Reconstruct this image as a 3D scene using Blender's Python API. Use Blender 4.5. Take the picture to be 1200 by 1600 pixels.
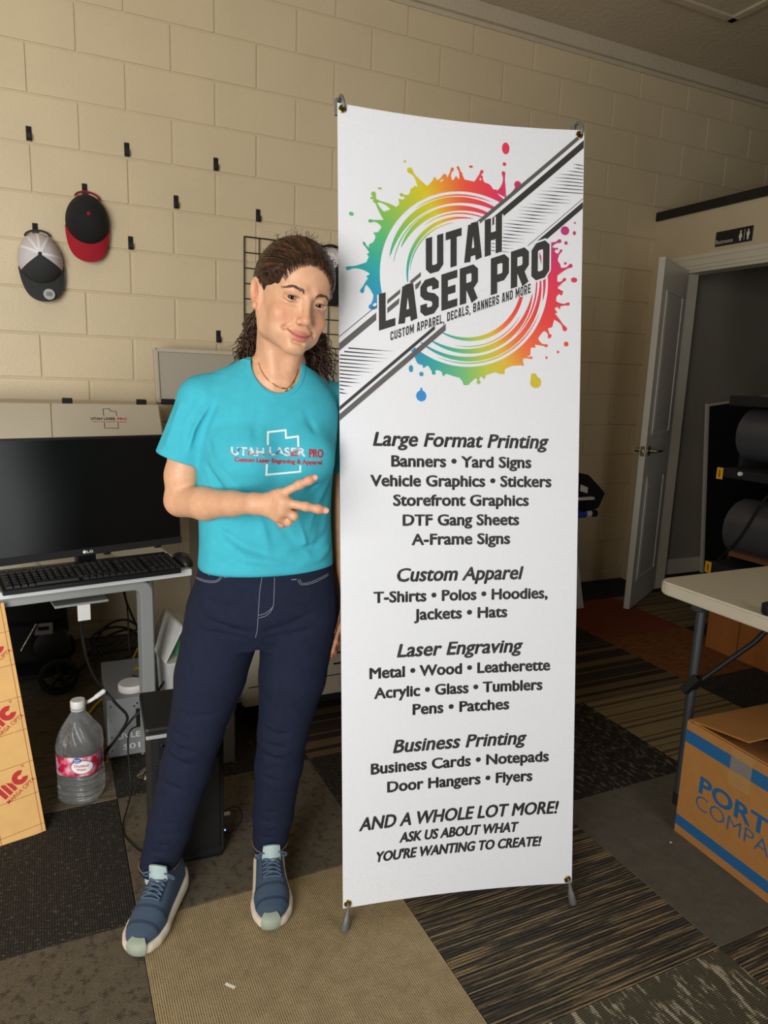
import bpy, bmesh, math, random
import numpy as np
from mathutils import Vector, Matrix
from mathutils.bvhtree import BVHTree
random.seed(7)
for o in list(bpy.data.objects): bpy.data.objects.remove(o, do_unlink=True)
scene = bpy.context.scene
COL = scene.collection
PI = math.pi
V = Vector

# ------------------------------------------------------------------ camera
YAW, PIT, ROL = 0.446566, 0.187079, -0.036162
CAMZ, WALLY = 1.36, 3.72685          # camera 1.36 m above the floor, 3.73 m from the block wall
def cam_axes():
    def ray(x, y, z):
        c, s = math.cos(ROL), math.sin(ROL); x, y = x*c+y*s, -x*s+y*c
        c, s = math.cos(PIT), math.sin(PIT); z, y = z*c+y*s, -z*s+y*c
        c, s = math.cos(YAW), math.sin(YAW)
        return V((x*c+z*s, -x*s+z*c, y))
    return ray(1, 0, 0), ray(0, 1, 0), ray(0, 0, -1)
cam = bpy.data.cameras.new('camera'); cam_o = bpy.data.objects.new('camera', cam); COL.objects.link(cam_o)
ax = cam_axes(); mw = Matrix((ax[0], ax[1], ax[2])).transposed().to_4x4(); mw.translation = V((0, 0, CAMZ))
cam_o.matrix_world = mw
cam.sensor_fit = 'HORIZONTAL'; cam.sensor_width = 36.0; cam.lens = 1109/1200*36; cam.clip_start = 0.02
scene.camera = cam_o

# ------------------------------------------------------------------ world, lights, exposure
scene.view_settings.view_transform = 'Standard'; scene.view_settings.look = 'None'
scene.view_settings.gamma = 1.0; scene.view_settings.use_curve_mapping = False
scene.view_settings.exposure = 0.0
world = bpy.data.worlds.new('world'); scene.world = world; world.use_nodes = True
world.node_tree.nodes['Background'].inputs[0].default_value = (0.80, 0.90, 1.0, 1)
world.node_tree.nodes['Background'].inputs[1].default_value = 1.0
def area_light(name, loc, target, sx, sy, power, col):
    l = bpy.data.lights.new(name, 'AREA'); l.shape = 'RECTANGLE'; l.size = sx; l.size_y = sy; l.energy = power; l.color = col
    o = bpy.data.objects.new(name, l); COL.objects.link(o); o.location = loc
    o.rotation_euler = (V(target)-V(loc)).to_track_quat('-Z', 'Y').to_euler()
    return o
# daylight arriving through the storefront glass behind and to the left of the camera
area_light('window_daylight', (-1.68, -0.82, 1.42), (-1.68, 3.0, 1.42), 1.9, 2.0, 202, (1.0, 0.99, 0.975))
area_light('glass_door_daylight', (1.35, -0.82, 1.15), (1.35, 3.0, 1.15), 0.7, 1.8, 14, (1.0, 0.99, 0.975))

# ------------------------------------------------------------------ helpers
def lin(r, g, b):
    f = lambda c: (c/255/12.92) if c/255 <= 0.04045 else ((c/255+0.055)/1.055)**2.4
    return (f(r), f(g), f(b), 1)
MATS = {}
def mat(name, col, rough=0.6, metal=0.0, var=0.0, vscale=8.0, bump=0.0, bscale=60.0, spec=0.5, **kw):
    """principled material; var = brightness variation by noise, bump = fine relief (m)"""
    if name in MATS: return MATS[name]
    m = bpy.data.materials.new(name); m.use_nodes = True; nt = m.node_tree; b = nt.nodes['Principled BSDF']
    col = tuple(col)[:3]+(1,)
    b.inputs['Base Color'].default_value = col; b.inputs['Roughness'].default_value = rough
    b.inputs['Metallic'].default_value = metal; b.inputs['Specular IOR Level'].default_value = spec
    for k, v in kw.items(): b.inputs[k].default_value = v
    if var or bump:
        g = nt.nodes.new('ShaderNodeNewGeometry')
        if var:
            n = nt.nodes.new('ShaderNodeTexNoise'); n.inputs['Scale'].default_value = vscale; n.inputs['Detail'].default_value = 5
            nt.links.new(g.outputs['Position'], n.inputs['Vector'])
            r = nt.nodes.new('ShaderNodeMapRange'); r.inputs[1].default_value = 0.3; r.inputs[2].default_value = 0.7
            r.inputs[3].default_value = 1-var; r.inputs[4].default_value = 1+var
            nt.links.new(n.outputs['Fac'], r.inputs[0])
            mx = nt.nodes.new('ShaderNodeVectorMath'); mx.operation = 'SCALE'; mx.inputs[0].default_value = col[:3]
            nt.links.new(r.outputs[0], mx.inputs['Scale']); nt.links.new(mx.outputs[0], b.inputs['Base Color'])
        if bump:
            n = nt.nodes.new('ShaderNodeTexNoise'); n.inputs['Scale'].default_value = bscale; n.inputs['Detail'].default_value = 4
            nt.links.new(g.outputs['Position'], n.inputs['Vector'])
            bp_ = nt.nodes.new('ShaderNodeBump'); bp_.inputs['Strength'].default_value = 1.0; bp_.inputs['Distance'].default_value = bump
            nt.links.new(n.outputs['Fac'], bp_.inputs['Height']); nt.links.new(bp_.outputs[0], b.inputs['Normal'])
    MATS[name] = m
    return m
def link(o, parent=None):
    COL.objects.link(o)
    if parent is not None: o.parent = parent
    return o
def obj(name, me, m=None, parent=None, loc=None, rot=None):
    if isinstance(me, bmesh.types.BMesh):
        d = bpy.data.meshes.new(name); me.to_mesh(d); me.free(); me = d
    o = bpy.data.objects.new(name, me)
    if m is not None and not me.materials: me.materials.append(m)
    if loc is not None: o.location = loc
    if rot is not None: o.rotation_euler = rot
    return link(o, parent)
def tag(o, label, cat=None, group=None):
    o['label'] = label
    if cat: o['category'] = cat
    if group: o['group'] = group
    return o
def thing(name, label, cat, loc=(0, 0, 0), rz=0.0, group=None, rot=None):
    o = bpy.data.objects.new(name, None); COL.objects.link(o); o.location = loc
    o.rotation_euler = rot if rot is not None else (0, 0, rz); o.empty_display_size = 0.05
    return tag(o, label, cat, group)
def struct(o):
    o['kind'] = 'structure'; return o
def smooth(me, angle=40):
    d = me.data if hasattr(me, 'data') else me
    for p in d.polygons: p.use_smooth = True
    try: d.set_sharp_from_angle(angle=math.radians(angle))
    except Exception: pass
    return me
def box(bm, x0, x1, y0, y1, z0, z1):
    vs = [bm.verts.new(p) for p in ((x0,y0,z0),(x1,y0,z0),(x1,y1,z0),(x0,y1,z0),(x0,y0,z1),(x1,y0,z1),(x1,y1,z1),(x0,y1,z1))]
    for f in ((3,2,1,0),(4,5,6,7),(0,1,5,4),(1,2,6,5),(2,3,7,6),(3,0,4,7)): bm.faces.new([vs[i] for i in f])
    return vs
def boxm(x0, x1, y0, y1, z0, z1, bev=0.0, seg=2):
    bm = bmesh.new(); box(bm, x0, x1, y0, y1, z0, z1)
    if bev: bmesh.ops.bevel(bm, geom=bm.edges[:], offset=bev, segments=seg, affect='EDGES', profile=0.6)
    return bm
def boxo(name, x0, x1, y0, y1, z0, z1, m, parent=None, bev=0.003, seg=2, loc=None, rot=None):
    o = obj(name, boxm(x0, x1, y0, y1, z0, z1, bev, seg), m, parent, loc, rot)
    if bev and seg > 2: smooth(o, 50)
    return o
def pydata(name, vs, fs):
    me = bpy.data.meshes.new(name); me.from_pydata([tuple(v) for v in vs], [], [tuple(f) for f in fs]); me.update(); return me
def tube_arrays(pts, r, n=8, caps=True, closed=False):
    """sweep a circle along pts (list of 3-vectors); r scalar or list"""
    P = np.array([tuple(p) for p in pts], float); N = len(P)
    rr = np.full(N, r, float) if np.isscalar(r) else np.array(r, float)
    T = np.gradient(P, axis=0) if not closed else (np.roll(P, -1, 0)-np.roll(P, 1, 0))
    T /= np.maximum(np.linalg.norm(T, axis=1, keepdims=True), 1e-9)
    u = np.cross(T[0], (0, 0, 1)); 
    if np.linalg.norm(u) < 0.05: u = np.cross(T[0], (0, 1, 0))
    u /= np.linalg.norm(u); vs = []
    ang = np.arange(n)*2*PI/n; ca, sa = np.cos(ang)[:, None], np.sin(ang)[:, None]
    for i in range(N):
        u = u-T[i]*np.dot(u, T[i]); u /= max(np.linalg.norm(u), 1e-9); w = np.cross(T[i], u)
        vs.append(P[i]+rr[i]*(ca*u+sa*w))
    vs = np.concatenate(vs); fs = []
    for i in range(N if closed else N-1):
        a = i*n; b = ((i+1) % N)*n
        for k in range(n):
            k2 = (k+1) % n; fs.append((a+k, a+k2, b+k2, b+k))
    if caps and not closed:
        fs.append(tuple(range(n-1, -1, -1))); fs.append(tuple((N-1)*n+k for k in range(n)))
    return vs, fs
def tube(name, pts, r, m, parent=None, n=8, closed=False, sm=60):
    vs, fs = tube_arrays(pts, r, n, True, closed); o = obj(name, pydata(name, vs, fs), m, parent); smooth(o, sm); return o
def spline(ctrl, k=8):
    """Catmull-Rom through control points"""
    C = [V(c) for c in ctrl]; C = [C[0]*2-C[1]]+C+[C[-1]*2-C[-2]]; out = []
    for i in range(1, len(C)-2):
        p0, p1, p2, p3 = C[i-1:i+3]
        for j in range(k):
            t = j/k; out.append(0.5*((2*p1)+(p2-p0)*t+(2*p0-5*p1+4*p2-p3)*t*t+(3*p1-p0-3*p2+p3)*t**3))
    out.append(C[-2]); return out
def join_arrays(parts):
    vs, fs, k = [], [], 0
    for v, f in parts:
        vs.append(np.asarray(v, float)); fs += [tuple(i+k for i in g) for g in f]; k += len(v)
    return np.concatenate(vs), fs
def lathe_arrays(prof, n=24, cap0=True, cap1=True):
    vs, fs = [], []
    for r, z in prof:
        for k in range(n): a = 2*PI*k/n; vs.append((r*math.cos(a), r*math.sin(a), z))
    for i in range(len(prof)-1):
        for k in range(n): k2 = (k+1) % n; fs.append((i*n+k, i*n+k2, (i+1)*n+k2, (i+1)*n+k))
    if cap0: fs.append(tuple(range(n-1, -1, -1)))
    if cap1: fs.append(tuple((len(prof)-1)*n+k for k in range(n)))
    return np.array(vs), fs
def lathe(name, prof, m, parent=None, n=24, loc=None, rot=None, sm=40, cap0=True, cap1=True):
    o = obj(name, pydata(name, *lathe_arrays(prof, n, cap0, cap1)), m, parent, loc, rot); smooth(o, sm); return o
def prism(name, poly, d0, d1, m, parent=None, plane='xz', loc=None, rot=None, bev=0):
    """extrude a 2D polygon; plane xz -> along y, xy -> along z, yz -> along x"""
    bm = bmesh.new()
    def P(u, w, d): return {'xz': (u, d, w), 'xy': (u, w, d), 'yz': (d, u, w)}[plane]
    a = [bm.verts.new(P(u, w, d0)) for u, w in poly]; b = [bm.verts.new(P(u, w, d1)) for u, w in poly]
    bm.faces.new(a); bm.faces.new(b[::-1])
    for i in range(len(poly)): j = (i+1) % len(poly); bm.faces.new((a[j], a[i], b[i], b[j]))
    bmesh.ops.recalc_face_normals(bm, faces=bm.faces[:])
    if bev: bmesh.ops.bevel(bm, geom=bm.edges[:], offset=bev, segments=2, affect='EDGES')
    return obj(name, bm, m, parent, loc, rot)
FONT = {}
def text_mesh(s, size=1.0, bold=0.0, shear=0.0, align='CENTER', res=3, spacing=1.0):
    """lettering as a flat mesh in the xy plane: returns (verts Nx3, faces)"""
    c = bpy.data.curves.new('t', 'FONT'); c.body = s; c.size = size; c.offset = bold; c.shear = shear; c.align_x = align
    c.resolution_u = res; c.fill_mode = 'FRONT'; c.space_character = spacing
    o = bpy.data.objects.new('t', c); COL.objects.link(o); bpy.context.view_layer.update()
    me = bpy.data.meshes.new_from_object(o.evaluated_get(bpy.context.evaluated_depsgraph_get()))
    v = np.array([tuple(x.co) for x in me.vertices]); f = [tuple(p.vertices) for p in me.polygons]
    bpy.data.objects.remove(o); bpy.data.curves.remove(c); bpy.data.meshes.remove(me)
    return v, f
def fit_text(s, x0, x1, z, h=None, bold=0.0, shear=0.0, spacing=1.0):
    """text scaled so that it runs from x0 to x1, baseline at z; h = cap height"""
    v, f = text_mesh(s, 1.0, bold, shear, 'LEFT', 3, spacing); v = v.copy()
    w = v[:, 0].max()-v[:, 0].min(); sx = (x1-x0)/w; cap = 0.729+2*bold
    sy = sx if h is None else h/cap
    v[:, 0] = x0+(v[:, 0]-v[:, 0].min())*sx; v[:, 1] = z+v[:, 1]*sy
    return v, f
def copy_tree(o, parent=None):
    c = o.copy(); COL.objects.link(c); c.parent = parent
    for ch in list(o.children): copy_tree(ch, c)
    return c
# ------------------------------------------------------------------ the room
PAINT = lin(214, 196, 160)
def block_paint(name, col):
    """semi-gloss masonry paint over pitted concrete block"""
    m = bpy.data.materials.new(name); m.use_nodes = True; nt = m.node_tree; b = nt.nodes['Principled BSDF']; L = nt.links.new
    g = nt.nodes.new('ShaderNodeNewGeometry')
    n1 = nt.nodes.new('ShaderNodeTexNoise'); n1.inputs['Scale'].default_value = 3.0; n1.inputs['Detail'].default_value = 4
    n2 = nt.nodes.new('ShaderNodeTexNoise'); n2.inputs['Scale'].default_value = 120; n2.inputs['Detail'].default_value = 5
    n3 = nt.nodes.new('ShaderNodeTexVoronoi'); n3.inputs['Scale'].default_value = 70
    for n in (n1, n2, n3): L(g.outputs['Position'], n.inputs['Vector'])
    r = nt.nodes.new('ShaderNodeMapRange'); r.inputs[1].default_value = .3; r.inputs[2].default_value = .7; r.inputs[3].default_value = .96; r.inputs[4].default_value = 1.03
    L(n1.outputs['Fac'], r.inputs[0])
    s = nt.nodes.new('ShaderNodeVectorMath'); s.operation = 'SCALE'; s.inputs[0].default_value = col[:3]; L(r.outputs[0], s.inputs['Scale']); L(s.outputs[0], b.inputs['Base Color'])
    p = nt.nodes.new('ShaderNodeMapRange'); p.inputs[1].default_value = 0.0; p.inputs[2].default_value = 0.22; p.inputs[3].default_value = 0.0; p.inputs[4].default_value = 1.0
    L(n3.outputs['Distance'], p.inputs[0])
    a = nt.nodes.new('ShaderNodeMath'); a.operation = 'MULTIPLY_ADD'; a.inputs[1].default_value = 0.55; L(p.outputs[0], a.inputs[0]); L(n2.outputs['Fac'], a.inputs[2])
    bp_ = nt.nodes.new('ShaderNodeBump'); bp_.inputs['Strength'].default_value = 0.8; bp_.inputs['Distance'].default_value = 0.0016
    L(a.outputs[0], bp_.inputs['Height']); L(bp_.outputs[0], b.inputs['Normal'])
    b.inputs['Roughness'].default_value = 0.45
    return m
m_block = block_paint('painted_block', PAINT)
m_mortar = mat('painted_mortar', [c*0.93 for c in PAINT[:3]], 0.6, bump=0.001, bscale=90)
m_ceil = mat('ceiling_paint', lin(196, 182, 156), 0.85, var=0.04, vscale=4, bump=0.004, bscale=45)
m_draw = mat('drywall_paint', lin(206, 190, 158), 0.7, var=0.03, bump=0.0006, bscale=200)
m_unseen = mat('dark_wall_paint', lin(96, 90, 80), .8)
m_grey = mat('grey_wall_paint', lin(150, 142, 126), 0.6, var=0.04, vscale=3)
m_trimw = mat('trim_paint', lin(214, 206, 186), 0.4)
m_black = mat('black_plastic', lin(20, 20, 21), 0.45)
m_blackm = mat('black_matte', lin(14, 14, 15), 0.8)
m_door = mat('door_paint', lin(208, 204, 192), 0.38)
m_steel = mat('brushed_steel', lin(170, 166, 158), 0.28, 1.0)
m_chrome = mat('chrome', lin(205, 205, 205), 0.12, 1.0)
m_brass = mat('brass', lin(196, 160, 84), 0.25, 1.0)
m_alu = mat('window_frame_metal', lin(60, 58, 55), 0.4, 0.8)

# block wall with every block its own piece
X0, X1, U, ZA = -1.0, 6.2, 0.2032, 2.7233
wb = struct(obj('wall_back', boxm(-2.7, 7.0, WALLY+0.006, WALLY+0.2, 0, 3.46), m_mortar))
tag(wb, 'cream painted concrete block wall')
J = 0.009
def block_mesh(w, h, name):
    bm = boxm(-w/2, w/2, 0, 0.03, -h/2, h/2, 0.0035, 2); d = bpy.data.meshes.new(name); bm.to_mesh(d); bm.free(); d.materials.append(m_block); return d
bm_full = block_mesh(2*U-J, U-J, 'concrete_block'); bm_base = block_mesh(2*U-J, 0.0816-0.006, 'base_block'); bm_top = block_mesh(2*U-J, U-J, 'concrete_block')
rb = random.Random(3)
for k in range(-4, 14):
    zt = ZA-k*U
    if zt-U > 3.4: continue
    n = -4+(k % 2)
    while n*U < 6.3:
        xc = (n+1)*U-0.00424; z0 = max(zt-U, 0)
        n += 2
        if z0 < 2.40 and xc-U > 3.78: continue
        if zt > 3.5: continue
        me = bm_full if k < 13 else bm_base
        zc = zt-U/2 if k < 13 else zt/2
        obj('concrete_block', me, None, wb, (xc, WALLY+rb.uniform(-0.0008, 0.0008), zc))
# cove trim under the ceiling
struct(boxo('trim_1', -2.7, 7.0, WALLY-0.035, WALLY, 3.30, 3.385, m_ceil, None, 0.006))
struct(boxo('trim_2', -2.7, 7.0, WALLY-0.012, WALLY, 3.275, 3.30, m_ceil, None, 0.003))
tag(bpy.data.objects['trim_1'], 'tan board running along the wall top under the ceiling'); tag(bpy.data.objects['trim_2'], 'narrow bead below the board at the wall top')
ce = struct(obj('ceiling', boxm(-2.7, 7.0, -2.0, 3.95, 3.385, 3.48), m_ceil)); tag(ce, 'tan textured ceiling')
# access hatch frame in the ceiling
h = thing('ceiling_hatch', 'square access hatch with raised frame in the tan ceiling', 'hatch', (0, 0, 0))
hx0, hx1, hy0, hy1 = 2.55, 3.55, 2.32, 3.17
boxo('hatch_panel', hx0+.02, hx1-.02, hy0+.02, hy1-.02, 3.372, 3.384, m_ceil, h, 0)
for a in ((hx0, hx1, hy0, hy0+.05), (hx0, hx1, hy1-.05, hy1), (hx0, hx0+.05, hy0, hy1), (hx1-.05, hx1, hy0, hy1)):
    boxo('frame_strip', a[0], a[1], a[2], a[3], 3.36, 3.384, m_trimw if False else m_ceil, h, 0.005)

# floor slab and carpet tiles
m_slab = mat('carpet_backing', lin(40, 37, 33), 0.95)
fl = struct(obj('floor', boxm(-2.7, 7.0, -2.0, 3.95, -0.1, -0.004), m_slab)); tag(fl, 'office carpet tile floor in mixed dark patterns')
def carpet(name, ca, cb, rib='y', pitch=0.0045, ribamt=0.5, cstreak=None, sscale=(6, 6), sthr=(0.55, 0.6), bands=None, bandp=0.05, bthr=.5, mott=0.25):
    m = bpy.data.materials.new(name); m.use_nodes = True; nt = m.node_tree; b = nt.nodes['Principled BSDF']; L = nt.links.new
    N = nt.nodes.new
    g = N('ShaderNodeNewGeometry'); sp = N('ShaderNodeSeparateXYZ'); L(g.outputs['Position'], sp.inputs[0])
    ax_ = sp.outputs['X'] if rib == 'y' else sp.outputs['Y']
    al_ = sp.outputs['Y'] if rib == 'y' else sp.outputs['X']
    def mth(op, a, b_=None, c=None):
        n = N('ShaderNodeMath'); n.operation = op
        for i, v in enumerate((a, b_, c)):
            if v is None: continue
            if isinstance(v, (int, float)): n.inputs[i].default_value = v
            else: L(v, n.inputs[i])
        return n.outputs[0]
    # loop pile: ribs across, broken up along by fine noise
    wob = N('ShaderNodeTexNoise'); wob.inputs['Scale'].default_value = 260; wob.inputs['Detail'].default_value = 2; L(g.outputs['Position'], wob.inputs['Vector'])
    ph = mth('MULTIPLY_ADD', ax_, 2*PI/pitch, mth('MULTIPLY', wob.outputs['Fac'], 2.5))
    ribv = mth('MULTIPLY_ADD', mth('SINE', ph), 0.5, 0.5)
    mo = N('ShaderNodeTexNoise'); mo.inputs['Scale'].default_value = 22; mo.inputs['Detail'].default_value = 6; mo.inputs['Roughness'].default_value = .7; L(g.outputs['Position'], mo.inputs['Vector'])
    fac = mth('MULTIPLY_ADD', ribv, ribamt, mth('MULTIPLY_ADD', mo.outputs['Fac'], mott*2.2, -mott*1.1+(1-ribamt)*0.5))
    mix = N('ShaderNodeMix'); mix.data_type = 'RGBA'; L(fac, mix.inputs[0]); mix.inputs[6].default_value = ca; mix.inputs[7].default_value = cb
    out = mix.outputs[2]
    if bands is not None:
        bn = N('ShaderNodeTexNoise'); bn.noise_dimensions = '1D'; bn.inputs['Scale'].default_value = 1/bandp; bn.inputs['Detail'].default_value = 1; L(ax_, bn.inputs['W'])
        mm = N('ShaderNodeMix'); mm.data_type = 'RGBA'
        rr = N('ShaderNodeMapRange'); rr.inputs[1].default_value = bthr-.03; rr.inputs[2].default_value = bthr+.03; L(bn.outputs['Fac'], rr.inputs[0])
        L(mth('MULTIPLY', rr.outputs[0], mth('MULTIPLY_ADD', ribv, .5, .5)), mm.inputs[0]); L(out, mm.inputs[6]); mm.inputs[7].default_value = bands; out = mm.outputs[2]
    if cstreak is not None:
        cv = N('ShaderNodeCombineXYZ'); L(mth('MULTIPLY', ax_, sscale[0]), cv.inputs[0]); L(mth('MULTIPLY', al_, sscale[1]), cv.inputs[1])
        sn = N('ShaderNodeTexNoise'); sn.inputs['Scale'].default_value = 1.0; sn.inputs['Detail'].default_value = 7; sn.inputs['Roughness'].default_value = .72; L(cv.outputs[0], sn.inputs['Vector'])
        rr = N('ShaderNodeMapRange'); rr.inputs[1].default_value = sthr[0]; rr.inputs[2].default_value = sthr[1]; L(sn.outputs['Fac'], rr.inputs[0])
        mm = N('ShaderNodeMix'); mm.data_type = 'RGBA'; L(mth('MULTIPLY', rr.outputs[0], mth('MULTIPLY_ADD', ribv, .7, .3)), mm.inputs[0]); L(out, mm.inputs[6]); mm.inputs[7].default_value = cstreak; out = mm.outputs[2]
    L(out, b.inputs['Base Color']); b.inputs['Roughness'].default_value = 0.95; b.inputs['Specular IOR Level'].default_value = .15
    bp_ = N('ShaderNodeBump'); bp_.inputs['Strength'].default_value = .7; bp_.inputs['Distance'].default_value = .002
    L(mth('MULTIPLY_ADD', ribv, .6, wob.outputs['Fac']), bp_.inputs['Height']); L(bp_.outputs[0], b.inputs['Normal'])
    return m
c_dark, c_tan = lin(44, 42, 38), lin(178, 156, 116)
CT = dict(
 tan=carpet('carpet_tan', lin(104, 90, 64), lin(196, 174, 132), 'y', .0052, .6, mott=.3),
 dash=carpet('carpet_dark_dashes', lin(36, 34, 32), lin(58, 55, 50), 'y', .006, .5, lin(158, 140, 106), (70, 210), (.57, .63), mott=.1),
 mott=carpet('carpet_mottled', lin(72, 65, 54), lin(124, 113, 94), 'x', .005, .4, lin(60, 56, 48), (40, 40), (.52, .6), mott=.35),
 stripe=carpet('carpet_dark_stripes', lin(34, 33, 32), lin(72, 67, 58), 'x', .0085, .8, lin(150, 128, 94), (120, 3.2), (.50, .56), mott=.12),
 grey=carpet('carpet_grey_rib', lin(52, 49, 44), lin(118, 112, 100), 'y', .0055, .7, mott=.3),
 streak=carpet('carpet_cream_streaks', lin(62, 57, 46), lin(96, 88, 70), 'x', .005, .3, lin(196, 184, 160), (10, 44), (.535, .575), mott=.35),
 worn=carpet('carpet_dark_distressed', lin(34, 32, 30), lin(50, 47, 43), 'y', .005, .4, lin(138, 122, 92), (60, 26), (.52, .62), mott=.1),
 beige=carpet('carpet_beige_stripes', lin(120, 104, 76), lin(150, 130, 96), 'x', .005, .4, None, bands=lin(64, 54, 40), bandp=.022, bthr=.56, mott=.1),
 rust=carpet('carpet_rust', lin(110, 56, 36), lin(140, 74, 50), 'y', .006, .4, mott=.2),
 rustl=carpet('carpet_rust_lines', lin(118, 74, 40), lin(146, 96, 56), 'x', .006, .4, lin(74, 46, 28), (90, 14), (.5, .58), mott=.2),
 band=carpet('carpet_brown_bands', lin(46, 40, 34), lin(64, 56, 46), 'x', .006, .4, None, bands=lin(120, 98, 72), bandp=.06, bthr=.55, mott=.15),
 plank=carpet('carpet_taupe', lin(100, 90, 74), lin(134, 121, 98), 'x', .006, .4, lin(76, 68, 56), (60, 10), (.5, .6), mott=.2),
)
xs = [-1.74, -1.11, -.48, .15, .80, 1.45, 2.06, 2.69, 3.29, 3.90, 4.52, 5.14]
ys = [-.88, -.25, .38, 1.01, 1.65, 2.22, 2.79, 3.38, 3.725]
plan = {  # (column, row)
 (2,3):'mott',(3,3):'tan',(4,3):'stripe',(5,3):'grey',(6,3):'worn',
 (2,4):'dash',(3,4):'mott',(4,4):'dash',(5,4):'worn',(6,4):'beige',(7,4):'dash',(8,4):'grey',
 (2,5):'plank',(3,5):'dash',(4,5):'band',(5,5):'plank',(6,5):'band',(7,5):'rustl',(8,5):'dash',
 (2,6):'plank',(3,6):'plank',(4,6):'dash',(5,6):'rust',(6,6):'dash',(7,6):'rust',(8,6):'beige',(9,6):'dash',
 (6,7):'beige',(7,7):'dash',(8,7):'dash',(9,7):'dash',
 (2,2):'stripe',(3,2):'dash',(4,2):'streak',(5,2):'stripe',(6,2):'dash'}
kinds = list(CT)
for i in range(len(xs)-1):
    for j in range(len(ys)-1):
        k = plan.get((i, j), kinds[(i*5+j*7) % len(kinds)])
        w, d = xs[i+1]-xs[i]-.0012, ys[j+1]-ys[j]-.0012
        obj('carpet_tile', boxm(-w/2, w/2, -d/2, d/2, -.006, 0, .0015, 1), CT[k], fl, ((xs[i]+xs[i+1])/2, (ys[j]+ys[j+1])/2, 0))

# outer walls with the storefront window behind the camera
wl = struct(obj('wall_left', boxm(-2.85, -2.7, -2.0, 3.95, 0, 3.46), m_unseen)); tag(wl, 'plain painted side wall left of the camera')
bm = bmesh.new(); Yf = -.65
for a in ((-2.7, .92, 0, .30), (1.78, 7.0, 0, .30), (-2.7, 7.0, 2.50, 3.46), (-.70, .92, .30, 2.50), (1.78, 7.0, .30, 2.50), (.92, 1.78, 2.15, 2.50)): box(bm, a[0], a[1], Yf-.15, Yf, a[2], a[3])
tag(struct(obj('wall_front', bm, m_unseen)), 'storefront wall behind the camera')
wn = struct(obj('window_1', boxm(-2.7, -.7, Yf-.10, Yf-.04, .30, .36), m_alu)); tag(wn, 'storefront window frame')
for i in range(4):
    x = -2.7+i*(2.0-.06)/3; boxo('mullion', x, x+.06, Yf-.10, Yf-.04, .36, 2.44, m_alu, wn, .003)
boxo('head_rail', -2.7, -.7, Yf-.10, Yf-.04, 2.44, 2.50, m_alu, wn, .003)
mg = bpy.data.materials.new('window_glass'); mg.use_nodes = True; nt = mg.node_tree; nt.nodes.remove(nt.nodes['Principled BSDF'])
tr = nt.nodes.new('ShaderNodeBsdfTransparent'); gl = nt.nodes.new('ShaderNodeBsdfGlossy'); gl.inputs['Roughness'].default_value = .02
mxn = nt.nodes.new('ShaderNodeMixShader'); mxn.inputs[0].default_value = .06
nt.links.new(tr.outputs[0], mxn.inputs[1]); nt.links.new(gl.outputs[0], mxn.inputs[2]); nt.links.new(mxn.outputs[0], nt.nodes['Material Output'].inputs[0])
for i in range(3):
    x = -2.7+.06+i*(2.0-.06)/3; boxo('glass_pane', x, x+(2.0-.06)/3-.06, Yf-.075, Yf-.069, .36, 2.44, mg, wn, 0)
dg = struct(obj('door_2', boxm(.92, 1.78, Yf-.10, Yf-.05, 0, .12), m_alu)); tag(dg, 'glazed entrance door behind the camera')
for x in (.92, 1.72): boxo('stile', x, x+.06, Yf-.10, Yf-.05, .12, 2.15, m_alu, dg, .003)
boxo('top_rail', .98, 1.72, Yf-.10, Yf-.05, 2.07, 2.15, m_alu, dg, .003); boxo('glass_pane', .98, 1.72, Yf-.078, Yf-.072, .12, 2.07, mg, dg, 0)
tag(struct(obj('wall_far', boxm(7.0, 7.15, -2.0, 3.95, 0, 3.46), m_unseen)), 'far side wall of the shop')

# restroom enclosure: lower partition with black cap, doorway
PX = 3.70; D0, D1 = 2.62, 3.455; DH = 2.09
bm = bmesh.new()
for a in ((D1, WALLY, 0, 2.43), (D0, D1, DH, 2.43), (-.2, D0, 0, 2.43)): box(bm, PX, PX+.11, a[0], a[1], a[2], a[3])
wr = struct(obj('wall_right', bm, m_draw)); tag(wr, 'tan partition wall of the restroom enclosure')
tag(struct(obj('trim_3', boxm(PX-.015, PX+.13, -.2, WALLY, 2.43, 2.485, .004), m_black)), 'black cap along the top of the restroom partition')
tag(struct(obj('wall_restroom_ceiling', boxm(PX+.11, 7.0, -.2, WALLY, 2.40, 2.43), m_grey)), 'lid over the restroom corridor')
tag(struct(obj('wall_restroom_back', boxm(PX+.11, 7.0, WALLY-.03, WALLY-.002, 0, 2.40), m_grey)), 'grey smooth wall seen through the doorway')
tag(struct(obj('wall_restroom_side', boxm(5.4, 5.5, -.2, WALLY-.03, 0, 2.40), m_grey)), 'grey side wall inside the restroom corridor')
tag(struct(obj('baseboard_restroom', boxm(PX+.11, 5.4, WALLY-.045, WALLY-.03, 0, .115, .004), m_trimw)), 'pale baseboard inside the doorway')
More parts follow.
